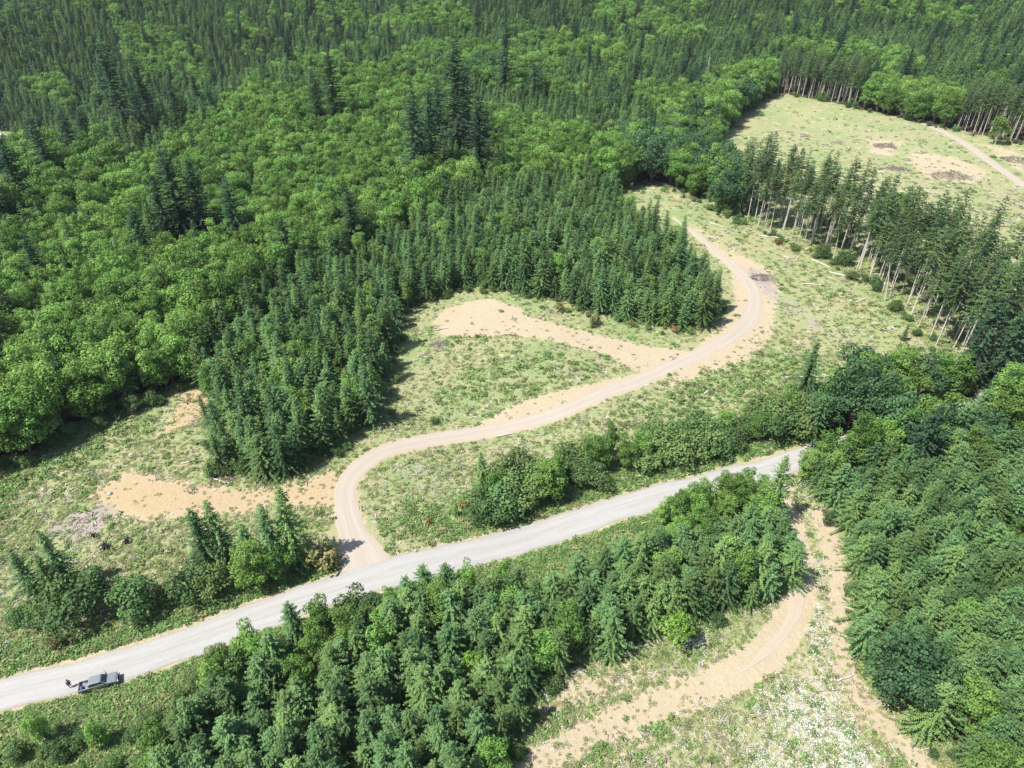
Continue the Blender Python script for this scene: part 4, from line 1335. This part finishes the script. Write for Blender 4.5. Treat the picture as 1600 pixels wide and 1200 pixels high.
def prism(bm, prof, y0, y1, inset=None):
    """side profile (x, z) drawn out from y0 to y1; inset(z) narrows it"""
    f = inset or (lambda z: 0.0)
    a = [bm.verts.new((x, y0 + f(z), z)) for x, z in prof]
    b = [bm.verts.new((x, y1 - f(z), z)) for x, z in prof]
    bm.faces.new(a); bm.faces.new(b[::-1])
    n = len(prof)
    for i in range(n):
        j = (i + 1) % n
        bm.faces.new((a[j], a[i], b[i], b[j]))
    bmesh.ops.recalc_face_normals(bm, faces=bm.faces)


def bevel(bm, w, seg=2):
    bmesh.ops.bevel(bm, geom=[e for e in bm.edges if len(e.link_faces) == 2 and e.calc_face_angle(0) > .5], offset=w, segments=seg, affect='EDGES', profile=.6, clamp_overlap=True)


def wheel_mesh(name, r, w, m, r_in=0.0):
    bm = bmesh.new()
    n = 28
    prof = [(r_in, -w * .42), (r * .82, -w * .5), (r * .96, -w * .44), (r, -w * .25), (r, w * .25), (r * .96, w * .44), (r * .82, w * .5), (r_in, w * .42)]
    rings = []
    for k in range(n):
        a = k * 6.28318 / n
        rings.append([bm.verts.new((math.cos(a) * q, yy, math.sin(a) * q)) for q, yy in prof])
    for k in range(n):
        p, q = rings[k], rings[(k + 1) % n]
        for i in range(len(prof) - 1): bm.faces.new((p[i], p[i + 1], q[i + 1], q[i]))
    bmesh.ops.remove_doubles(bm, verts=bm.verts, dist=1e-4)
    bmesh.ops.recalc_face_normals(bm, faces=bm.faces)
    return bm_mesh(name, bm, m, True)


m_silver = plain('silver_paint', (0.30, 0.32, 0.335), 0.3, 0.5, .5)
m_dtrim = plain('dark_trim', (0.03, 0.032, 0.035), 0.6)
m_glass = plain('dark_glass', (0.02, 0.035, 0.045), 0.06, 0, .9)
m_tyre = plain('tyre_rubber', (0.022, 0.022, 0.022), 0.85)
m_rim = plain('alloy_rim', (0.45, 0.45, 0.46), 0.3, .9)
m_chrome = plain('chrome', (0.6, 0.61, 0.62), 0.18, 1.0)
m_red = plain('red_lens', (0.35, 0.02, 0.02), 0.3)
m_lamp = plain('clear_lens', (0.75, 0.76, 0.74), 0.15)
m_bed = plain('grey_bed_liner', (0.20, 0.20, 0.205), 0.8, var=.15)
m_blue = plain('block_blue', (0.045, 0.085, 0.18), 0.8)  # colour of the added block in the pickup bed


def on_ground(px, py, dz=0.0):
    x, y = px2w(px, py)
    return (x, y, gz(x, y) + dz)


def pickup():
    x, y = px2w(158, 1071)
    k = int(np.argmin(np.hypot(ROAD[:, 0] - x, ROAD[:, 1] - y)))
    t = ROAD[k + 2] - ROAD[k - 2]
    e = thing('pickup_truck', 'silver crew cab pickup parked on the gravel road with its driver door open', 'pickup', (x, y, gz(x, y) + .09), math.atan2(t[1], t[0]) + R(1.5))
    e.scale = (.84, .84, .84)
    bm = bmesh.new()
    prism(bm, [(-1.42, .52), (-1.42, 1.27), (1.25, 1.27), (1.42, 1.24), (2.62, 1.13), (2.86, 1.0), (2.92, .52)], -.97, .97)
    bevel(bm, .06)
    b = obj('body', bm_mesh('pickup_body', bm, m_silver), e)
    bm = bmesh.new()                                         # hood centre, a raised panel
    prism(bm, [(1.5, 1.22), (1.5, 1.265), (2.5, 1.175), (2.5, 1.12)], -.62, .62)
    bevel(bm, .02)
    obj('hood', bm_mesh('pickup_hood', bm, m_silver), e)
    bm = bmesh.new()
    ins = lambda z: max(0.0, (z - 1.26)) * .24
    prism(bm, [(-1.52, 1.255), (-1.40, 1.86), (-1.15, 1.93), (.30, 1.91), (.50, 1.86), (1.32, 1.255)], -.93, .93, ins)
    bevel(bm, .05)
    obj('cab', bm_mesh('pickup_cab', bm, m_silver), e)
    def pane(name, pts, parent=e, m=m_glass):
        bm = bmesh.new()
        P = [Vector(p) for p in pts]
        nn = (P[1] - P[0]).cross(P[2] - P[0]).normalized() * .012
        f = bm.faces.new([bm.verts.new(p + nn) for p in P])
        r_ = bmesh.ops.extrude_face_region(bm, geom=[f])
        bmesh.ops.translate(bm, vec=-nn * 2.2, verts=[v for v in r_['geom'] if isinstance(v, bmesh.types.BMVert)])
        bmesh.ops.recalc_face_normals(bm, faces=bm.faces)
        return obj(name, bm_mesh(name, bm, m), parent)
    pane('windshield', [(1.27, -.80, 1.30), (1.27, .80, 1.30), (.56, .70, 1.83), (.56, -.70, 1.83)])
    pane('rear_window', [(-1.50, .78, 1.34), (-1.50, -.78, 1.34), (-1.405, -.68, 1.80), (-1.405, .68, 1.80)])
    for sd in (-1, 1):
        yb, yt = sd * .922, sd * .80
        o4 = 1 if sd < 0 else -1
        for xa, xb, xc, xd in ((.10, 1.12, .54, .10), (-1.30, .0, .0, -1.26)):
            q = [(xa, yb, 1.31), (xb, yb, 1.31), (xc, yt, 1.80), (xd, yt, 1.80)]
            pane('side_window', q if sd < 0 else q[::-1])
    # bed: floor and walls
    bm = bmesh.new()
    bx(bm, -2.95, -1.46, -.86, .86, .66, .74)
    obj('bed_floor', bm_mesh('bed_floor', bm, m_bed), e)
    for sd in (-1, 1):
        bm = bmesh.new()
        prism(bm, [(-2.98, .55), (-2.98, 1.26), (-1.45, 1.27), (-1.45, .55)], min(sd * .865, sd * .975), max(sd * .865, sd * .975))
        bevel(bm, .03)
        obj('bed_wall', bm_mesh('bed_wall', bm, m_silver), e)
        bm = bmesh.new()
        bx(bm, -2.6, 2.2, min(sd * .90, sd * .985), max(sd * .90, sd * .985), .40, .52)
        bevel(bm, .02)
        obj('side_sill', bm_mesh('side_sill', bm, m_dtrim), e)
    bm = bmesh.new(); bx(bm, -3.04, -2.985, -.93, .93, .60, 1.25); bevel(bm, .02)
    tg = obj('tailgate', bm_mesh('tailgate', bm, m_silver), e)
    bm = bmesh.new(); bx(bm, -3.065, -3.042, -.12, .12, 1.02, 1.10)
    obj('handle', bm_mesh('tailgate_handle', bm, m_dtrim), tg)
    bm = bmesh.new(); bx(bm, -3.18, -3.06, -.95, .95, .48, .62); bevel(bm, .03)
    obj('rear_bumper', bm_mesh('rear_bumper', bm, m_chrome), e)
    bm = bmesh.new(); bx(bm, 2.90, 3.06, -.97, .97, .45, .66); bevel(bm, .04)
    obj('front_bumper', bm_mesh('front_bumper', bm, m_chrome), e)
    bm = bmesh.new(); bx(bm, 2.86, 2.945, -.56, .56, .70, .98); bevel(bm, .02)
    obj('grille', bm_mesh('grille', bm, m_dtrim), e)
    for sd in (-1, 1):
        bm = bmesh.new(); bx(bm, 2.80, 2.94, min(sd * .60, sd * .92), max(sd * .60, sd * .92), .74, .97); bevel(bm, .03)
        obj('headlight', bm_mesh('headlight', bm, m_lamp), e)
        bm = bmesh.new(); bx(bm, -3.035, -2.975, min(sd * .87, sd * .985), max(sd * .87, sd * .985), .78, 1.15); bevel(bm, .012)
        obj('tail_light', bm_mesh('tail_light', bm, m_red), e)
        for wx in (-2.02, 1.86):
            w = obj('wheel', wheel_mesh('wheel_hub', .23, .26, m_rim), e)
            w.location = (wx, sd * .86, .40)
            obj('tyre', wheel_mesh('tyre', .40, .27, m_tyre, .22), w)
            bm = bmesh.new()                                 # dark wheel arch
            n = 14
            a = [bm.verts.new((wx + .50 * math.cos(k * math.pi / n), sd * .982, .44 + .50 * math.sin(k * math.pi / n))) for k in range(n + 1)]
            c = [bm.verts.new((v.co.x, sd * .86, v.co.z)) for v in a]
            bm.faces.new(a); bm.faces.new(c[::-1])
            for k in range(n): bm.faces.new((a[k + 1], a[k], c[k], c[k + 1]))
            bmesh.ops.recalc_face_normals(bm, faces=bm.faces)
            obj('wheel_arch', bm_mesh('wheel_arch', bm, m_dtrim), e)
    # open driver door, hinged at its front edge
    d = obj('door', None, e) if False else None
    bm = bmesh.new(); bx(bm, -.98, 0, -.035, .035, .55, 1.27); bevel(bm, .02)
    d = obj('door', bm_mesh('door', bm, m_silver), e)
    d.location, d.rotation_euler = (1.17, 1.0, 0), (0, 0, -R(62))
    d['label'] = 'driver door standing wide open'
    bm = bmesh.new()
    for x0, x1, z0, z1 in ((-.95, -.88, 1.27, 1.78), (-.88, -.40, 1.72, 1.78)): bx(bm, x0, x1, -.025, .025, z0, z1)
    prism(bm, [(-.40, 1.72), (-.40, 1.78), (-.36, 1.78), (-.02, 1.27), (-.08, 1.27)], -.025, .025)
    obj('window_frame', bm_mesh('window_frame', bm, m_silver), d)
    bm = bmesh.new(); prism(bm, [(-.87, 1.28), (-.87, 1.71), (-.41, 1.71), (-.11, 1.28)], -.008, .008)
    obj('window', bm_mesh('door_window', bm, m_glass), d)
    bm = bmesh.new(); bx(bm, .98 - .06, 1.06, 1.0, 1.22, 1.28, 1.5)
    for v in bm.verts: v.co.x += .08
    bevel(bm, .03)
    obj('mirror', bm_mesh('mirror', bm, m_dtrim), e)
    bm = bmesh.new(); bx(bm, 1.0, 1.14, -1.22, -1.0, 1.28, 1.5); bevel(bm, .03)
    obj('mirror', bm_mesh('mirror', bm, m_dtrim), e)
    bm = bmesh.new(); bx(bm, .16, 1.10, .955, .985, .56, 1.26)
    obj('doorway_shade', bm_mesh('doorway_shade', bm, m_dtrim), e)  # dark panel for the shade inside the open doorway
    # a bag added where the tailgate mirrors blue sky and shades the bed
    Mw = Matrix.Translation(e.location) @ Matrix.Rotation(e.rotation_euler.z, 4, 'Z') @ Matrix.Scale(.84, 4)
    bm = bmesh.new(); bx(bm, -.2, .2, -.34, .34, 0, .32)
    bevel(bm, .12, 3)
    o = obj('blue_block', bm_mesh('blue_block', bm, m_blue, True))
    o.location = Mw @ Vector((-2.62, -.30, .74)); o.rotation_euler = (0, 0, e.rotation_euler.z + .2)
    tag(o, 'added blue bag lying in the bed of the pickup by the tailgate', 'block')
    return e


pickup()


def skinned(name, pts, edges, radii, m, sub=2):
    me = bpy.data.meshes.new(name)
    bm = bmesh.new()
    lay = bm.verts.layers.skin.verify()
    vs_ = [bm.verts.new(p) for p in pts]
    for a, b in edges: bm.edges.new((vs_[a], vs_[b]))
    for v, r_ in zip(vs_, radii):
        v[lay].radius = (r_, r_) if not isinstance(r_, tuple) else r_
    vs_[0][lay].use_root = True
    bm.to_mesh(me); bm.free()
    o = bpy.data.objects.new(name, me)
    C.objects.link(o)
    sk = o.modifiers.new('skin', 'SKIN'); sk.use_smooth_shade = True; sk.branch_smoothing = .4
    sb = o.modifiers.new('sub', 'SUBSURF'); sb.levels = sb.render_levels = sub
    me.materials.append(m)
    return o


def person():
    x, y, z = on_ground(111, 1074, .10)
    e = thing('person', 'person in dark clothes standing on the gravel road behind the pickup', 'person', (x, y, z), R(-20))
    skin = plain('skin', (0.42, 0.26, 0.19), .6)
    shirt = plain('charcoal_shirt', (0.035, 0.037, 0.042), .9)
    jeans = plain('dark_trousers', (0.03, 0.035, 0.055), .9)
    shoe = plain('dark_shoes', (0.02, 0.018, 0.016), .7)
    hair = plain('brown_hair', (0.05, 0.03, 0.02), .8)
    # pelvis, waist, chest, neck base, neck, head low, head mid, head top
    P = [(0, 0, .93), (0, 0, 1.08), (0.01, 0, 1.28), (0, 0, 1.43), (.01, 0, 1.50), (.03, 0, 1.58), (.02, 0, 1.67), (.01, 0, 1.73)]
    Rr = [.125, .115, .13, .075, .052, .072, .088, .06]
    E = [(i, i + 1) for i in range(7)]
    hands = []
    for sd in (-1, 1):
        n = len(P)
        P += [(0, sd * .10, .88), (.02, sd * .115, .50), (-.02, sd * .12, .09), (.12, sd * .13, .035)]
        Rr += [.095, .062, .042, .035]
        E += [(0, n), (n, n + 1), (n + 1, n + 2), (n + 2, n + 3)]
        n = len(P)
        P += [(0, sd * .19, 1.39), (-.02, sd * .25, 1.12), (.08, sd * .26, .90), (.11, sd * .26, .83), (.125, sd * .26, .79)]
        Rr += [.058, .042, .030, (.034, .018), (.036, .016)]
        E += [(3, n), (n, n + 1), (n + 1, n + 2), (n + 2, n + 3), (n + 3, n + 4)]
        for f, ln in enumerate((.075, .085, .08, .062)):
            m0 = len(P)
            q = (f - 1.5) * .019
            P += [(.125 + q, sd * .262, .765), (.13 + q * 1.1, sd * .256, .765 - ln * .5), (.125 + q * 1.1, sd * .246, .765 - ln)]
            Rr += [.009, .0085, .007]
            E += [(n + 4, m0), (m0, m0 + 1), (m0 + 1, m0 + 2)]
        m0 = len(P)
        P += [(.155, sd * .25, .80), (.168, sd * .238, .765)]
        Rr += [.011, .008]
        E += [(n + 3, m0), (m0, m0 + 1)]
    # nose, ears
    n = len(P)
    P += [(.125, 0, 1.63), (.03, .095, 1.645), (.03, -.095, 1.645)]; Rr += [.014, .014, .014]
    E += [(6, n), (6, n + 1), (6, n + 2)]
    b = skinned('body', P, E, Rr, skin); b.parent = e
    hr = skinned('hair', [(.0, 0, 1.72), (-.03, 0, 1.68), (.03, 0, 1.755)], [(0, 1), (0, 2)], [.082, .088, .05], hair); hr.parent = e
    sh = skinned('shirt', [(0, 0, 1.0), (0, 0, 1.12), (.01, 0, 1.28), (0, 0, 1.42), (0, .19, 1.39), (-.02, .25, 1.12), (.06, .26, .95), (0, -.19, 1.39), (-.02, -.25, 1.12), (.06, -.26, .95)],
                 [(0, 1), (1, 2), (2, 3), (3, 4), (4, 5), (5, 6), (3, 7), (7, 8), (8, 9)], [.15, .14, .155, .09, .075, .058, .045, .075, .058, .045], shirt); sh.parent = e
    tr = skinned('trousers', [(0, 0, .95), (0, .10, .86), (.02, .115, .50), (-.02, .12, .11), (0, -.10, .86), (.02, -.115, .50), (-.02, -.12, .11)],
                 [(0, 1), (1, 2), (2, 3), (0, 4), (4, 5), (5, 6)], [.15, .112, .082, .062, .112, .082, .062], jeans); tr.parent = e
    for sd in (-1, 1):
        k = skinned('shoe', [(-.03, sd * .12, .055), (.06, sd * .125, .045), (.15, sd * .13, .04)], [(0, 1), (1, 2)], [.05, .045, .042], shoe); k.parent = e
    bm = bmesh.new()
    for sd in (-1, 1): bmesh.ops.create_uvsphere(bm, u_segments=8, v_segments=6, radius=.012, matrix=Matrix.Translation((.102, sd * .032, 1.665)))
    obj('eyes', bm_mesh('eyes', bm, m_dtrim, True), e)
    bm = bmesh.new(); bx(bm, .098, .106, -.025, .025, 1.592, 1.6)
    obj('mouth', bm_mesh('mouth', bm, plain('lips', (.3, .12, .1), .6)), e)


person()

# house and car in the valley
def house():
    x, y, z = on_ground(-12, 224)
    e = thing('house', 'pale house with a grey metal roof in the valley at the left edge', 'house', (x, y, z), R(12))
    wall = plain('white_siding', (.62, .62, .60), .8, var=.06)
    roof = plain('grey_metal_roof', (.36, .40, .43), .35, .5)
    bm = bmesh.new(); prism(bm, [(-4.5, -1.5), (-4.5, 3.0), (0, 5.6), (4.5, 3.0), (4.5, -1.5)], -7, 7)
    w = obj('wall', bm_mesh('house_wall', bm, wall), e); w.rotation_euler = (0, 0, R(90))
    for sd in (-1, 1):
        bm = bmesh.new(); prism(bm, [(0, 5.68), (0, 5.86), (sd * 5.2, 2.86), (sd * 5.2, 2.68)], -7.6, 7.6)
        r_ = obj('roof', bm_mesh('house_roof', bm, roof), e); r_.rotation_euler = (0, 0, R(90))
    for kx in (-4.6, -1.4, 4.6):
        bm = bmesh.new(); bx(bm, kx - .75, kx + .75, -4.58, -4.5, 1.0, 2.3)
        f = obj('window', bm_mesh('window', bm, wall), e)
        bm = bmesh.new(); bx(bm, kx - .65, kx + .65, -4.60, -4.585, 1.1, 2.2)
        obj('pane', bm_mesh('pane', bm, m_glass), f)
    for kz in (1.0,):
        bm = bmesh.new(); bx(bm, 7.0, 7.06, -1.2, 1.2, kz, kz + 1.4)
        obj('window', bm_mesh('gable_window', bm, m_glass), e)
    bm = bmesh.new(); bx(bm, 1.4, 2.4, -4.57, -4.5, 0, 2.1)
    dr = obj('door', bm_mesh('house_door', bm, m_dtrim), e)
    bm = bmesh.new(); bx(bm, 2.22, 2.30, -4.63, -4.575, 1.0, 1.08)
    obj('handle', bm_mesh('door_handle', bm, m_chrome), dr)


def car():
    x, y, z = on_ground(7, 231)
    e = thing('parked_car', 'red car parked in front of the pale house in the valley', 'car', (x, y, z), R(8))
    red = plain('red_paint', (.42, .03, .03), .3, .1, .5)
    bm = bmesh.new(); prism(bm, [(-2.2, .3), (-2.25, .75), (-2.0, .9), (.95, .92), (2.05, .78), (2.25, .6), (2.25, .3)], -.88, .88); bevel(bm, .06)
    obj('body', bm_mesh('car_body', bm, red), e)
    bm = bmesh.new(); prism(bm, [(-1.75, .88), (-1.2, 1.38), (.1, 1.42), (.95, .88)], -.80, .80, lambda z: max(0, z - .9) * .25); bevel(bm, .05)
    obj('roof', bm_mesh('car_roof', bm, red), e)
    for sd in (-1, 1):
        bm = bmesh.new(); prism(bm, [(-1.35, .95), (-1.05, 1.3), (.05, 1.33), (.65, .95)], min(sd * .70, sd * .805), max(sd * .70, sd * .805))
        obj('side_window', bm_mesh('side_window', bm, m_glass), e)
        for wx in (-1.35, 1.35):
            w = obj('wheel', wheel_mesh('car_rim', .18, .2, m_rim), e); w.location = (wx, sd * .80, .32)
            obj('tyre', wheel_mesh('car_tyre', .32, .22, m_tyre, .17), w)
        bm = bmesh.new(); bx(bm, 2.18, 2.27, min(sd * .5, sd * .8), max(sd * .5, sd * .8), .55, .7)
        obj('headlight', bm_mesh('car_headlight', bm, m_lamp), e)
    bm = bmesh.new(); bm.faces.new([bm.verts.new(p) for p in ((.93, -.70, .95), (.93, .70, .95), (.22, .62, 1.395), (.22, -.62, 1.395))])
    obj('windshield', bm_mesh('car_windshield', bm, m_glass), e)


house()
car()

# dead trees
M['rosewood'] = plain('reddish_twigs', (0.28, 0.17, 0.14), .95, var=.3)
for px, py, h, r, m, lab in ((1048, 262, 21, 4.2, 'greywood', 'bare grey-brown leafless tree standing between green maples above the grassy strip'),
                             (1098, 162, 26, 2.6, 'deadwood', 'pale dead fir with bare branches near the top edge, left of the far clearing'),
                             (942, 285, 15, 3.0, 'rosewood', 'pinkish leafless tree at the end of the dark stand by the grassy strip'),
                             (1552, 222, 16, 2.2, 'deadwood', 'bare pale leaning trunks beside the yellow tree at the far clearing')):
    x, y, z = on_ground(px, py)
    e = thing('dead_tree', lab, 'dead tree', (x, y, z - .1), 1.0)
    b, t = snag(int(px), h, r, M[m], per=6 if m != 'deadwood' else 4)
    obj('branches', b, e); obj('trunk', t, e)
x, y, z = on_ground(388, 150)
e = thing('dead_fir', 'rust red dead fir near the top edge, left of the bright alders', 'fir tree', (x, y, z), 0.4)
b, t = conifer(888, 20, 2.8, .1, M['rust'], M['greywood'], whorl=.9, per=6, leaf=.8, gap=.2)
obj('crown', b, e); obj('trunk', t, e)


def log_mesh(seed, ln, r):
    g = np.random.default_rng(seed)
    pts = [[-ln / 2, 0, r * .8], [-ln / 6, g.normal(0, .1), r * .9], [ln / 6, g.normal(0, .1), r], [ln / 2, 0, r * .7]]
    it = [(pts, [r, r * .9, r * .78, r * .55], 8)]
    for _ in range(3):
        q = g.uniform(-ln * .3, ln * .45); a = g.uniform(-1, 1)
        it.append(([[q, 0, r], [q + .4, a * .7, r + g.uniform(.2, .7)]], [.05, .015], 4))
    return tubes_mesh('log', it, M['deadwood'])


LOGS = [(1320, 432, 9, -35, 'long bleached log lying in the grass strip near the middle'), (1282, 412, 7, -60, 'bleached log beside the pale trunked row, upper half of the grass strip'),
        (1252, 590, 8, 2, 'pale fallen pole in the grass left of the lone slim fir'), (1210, 372, 10, -20, 'fallen log along the foot of the pale trunked row'),
        (1120, 352, 6, -50, 'weathered log at the upper end of the grass strip'), (1345, 470, 5, 30, 'short bleached log near the orange fern in the grass strip'),
        (1395, 560, 6, -40, 'grey log in the lower end of the grass strip'), (1245, 405, 5, 60, 'short log in the grass strip above the grey ground'),
        (1270, 445, 5, -10, 'pale stick like log on the grey ground edge'), (790, 680, 4, 15, 'small pale log beside the track above the hedgerow'),
        (985, 690, 5, -30, 'pale log in the grass behind the hedgerow'), (1110, 610, 5, 40, 'bleached log in the grass right of the track'),
        (560, 1, 0, 0, ''), (300, 720, 4, 30, 'pale log beside the stand above the orange pad'), (345, 752, 4, -20, 'grey log at the corner of the stand above the orange pad'),
        (1000, 1010, 4, 10, 'weathered log at the lower edge of the roadside fir stand'), (1320, 1060, 3, 20, 'bleached log at the right rim of the lower clearing'),
        (690, 515, 4, 20, 'grey log at the left end of the sandy pad'), (1215, 205, 8, 20, 'bleached log in the far clearing near its upper left corner'), (1330, 330, 8, -15, 'log in the far clearing behind the row tops')]
for k, (px, py, ln, an, lab) in enumerate(LOGS):
    if not ln: continue
    x, y, z = on_ground(px, py)
    o = obj('log', log_mesh(900 + k, ln, .12 + .015 * ln))
    o.location, o.rotation_euler = (x, y, z), (0, 0, R(an))
    tag(o, lab, 'log', 'fallen logs in the clearings')
# leaning dead trunk and grey stubs
x, y, z = on_ground(1383, 470)
o = obj('leaning_trunk', tubes_mesh('leaning_trunk', [([[0, 0, -.2], [-.6, .4, 5], [-1.6, 1.0, 11]], [.2, .16, .08], 8)], M['deadwood']))
o.location = (x, y, z)
tag(o, 'bare pale trunk leaning over the round shrub in the grass strip', 'dead trunk')
for px, py, h, lab in ((1432, 190, 4.5, 'pale stub post at the mouth of the far track'), (1412, 186, 5, 'taller pale stub left of the far track mouth')):
    x, y, z = on_ground(px, py)
    o = obj('tree_stub', tubes_mesh('tree_stub', [([[0, 0, -.2], [.1, 0, h * .5], [.25, .05, h]], [.28, .25, .2], 8)], M['deadwood']))
    o.location = (x, y, z)
    tag(o, lab, 'stub')


def pile_mesh(seed, r, h, m, n=150):
    g = np.random.default_rng(seed)
    it = []
    for _ in range(n):
        q = r * math.sqrt(g.random()); a = g.uniform(0, 6.28); b = g.uniform(0, 6.28); ln = g.uniform(.6, 2.4)
        zz = h * (1 - (q / r) ** 2) * g.uniform(.2, 1)
        c = np.array([math.cos(a) * q, math.sin(a) * q * .7, zz]); d = np.array([math.cos(b), math.sin(b), g.normal(0, .25)]) * ln / 2
        it.append(([list(c - d), list(c + d)], [.07, .03], 4))
    return tubes_mesh('pile', it, m)


for k, (px, py, r, h, lab) in enumerate(((1484, 276, 8, 1.3, 'large dark slash pile of burnt sticks in the far clearing'), (1385, 228, 6, .9, 'smaller grey slash pile near the middle of the far clearing'),
                                         (1402, 265, 6, .6, 'flat spread of grey slash in front of the large pile'), (1592, 250, 7, 1.0, 'slash pile at the right edge beyond the far track'),
                                         (1192, 434, 3.6, .5, 'grey heap of slash beside the outer bend of the dirt track'), (687, 538, 2.2, .5, 'little grey stick heap below the sandy pad'),
                                         (350, 748, 2.2, .5, 'grey twig heap at the corner of the upper stand'))):
    x, y, z = on_ground(px, py)
    o = obj('slash_pile', pile_mesh(950 + k, r, h, M['greywood'], int(40 * r)))
    o.location = (x, y, z)
    tag(o, lab, 'slash pile', 'slash piles in the clearings')


def stump_mesh(seed, r):
    g = np.random.default_rng(seed)
    it = [([[0, 0, -.1], [0, 0, .35], [.1, 0, .8]], [r * .6, r * .45, r * .3], 9)]
    for k in range(9):
        a = k * .7 + g.uniform(-.2, .2); ln = r * g.uniform(1.0, 2.0)
        it.append(([[0, 0, .4], [math.cos(a) * ln * .5, math.sin(a) * ln * .5, g.uniform(.4, 1.0)], [math.cos(a) * ln, math.sin(a) * ln, g.uniform(0, .7)]], [r * .28, r * .18, .04], 6))
    return tubes_mesh('stump', it, M['char'])


for px, py, r, lab in ((165, 856, .75, 'larger charred black root stump on the left slope'), (198, 849, .6, 'smaller charred black stump right of the large one'), (148, 840, .4, 'small dark stump up the slope from the charred ones')):
    x, y, z = on_ground(px, py)
    o = obj('burnt_stump', stump_mesh(int(px), r))
    o.location = (x, y, z)
    tag(o, lab, 'stump', 'charred stumps')
m_rock = plain('pale_rock', (.36, .345, .31), .9, var=.15)
for k, (px, py, r, lab) in enumerate(((172, 772, .42, 'round pale boulder at the edge of the orange pad'), (68, 766, .42, 'pale boulder among weeds on the left slope'), (100, 764, .36, 'pale boulder right of the other one on the left slope'),
                                      (250, 680, .4, 'pale boulder high on the left slope near the stand'), (615, 672, .3, 'small pale rock beside the dark stand corner'))):
    x, y, z = on_ground(px, py)
    bm = bmesh.new(); bmesh.ops.create_icosphere(bm, subdivisions=3, radius=r)
    for v in bm.verts:
        c = v.co
        v.co = c * (1 + .12 * math.sin(c.x * 7 / r + k) * math.sin(c.y * 5 / r) + .08 * math.sin(c.z * 9 / r)); v.co.z *= .7
    o = obj('boulder', bm_mesh('boulder', bm, m_rock, True)); o.location = (x, y, z + r * .3)
    tag(o, lab, 'boulder', 'pale boulders')



# ---------------------------------------------------------------- the air
bm = bmesh.new(); bx(bm, -980, 980, -58, 1380, -45, 330)
hm = bpy.data.materials.new('pale_air'); hm.use_nodes = True
nt = hm.node_tree
nt.nodes.remove(nt.nodes['Principled BSDF'])
pv = nt.nodes.new('ShaderNodeVolumePrincipled')
pv.inputs['Color'].default_value = (0.75, 0.85, 0.97, 1)
pv.inputs['Density'].default_value = 0.00005
nt.links.new(pv.outputs[0], nt.nodes['Material Output'].inputs['Volume'])
o = obj('haze', bm_mesh('haze', bm, hm))
o['kind'] = 'stuff'
o['label'] = 'thin pale summer haze over the distant forest'
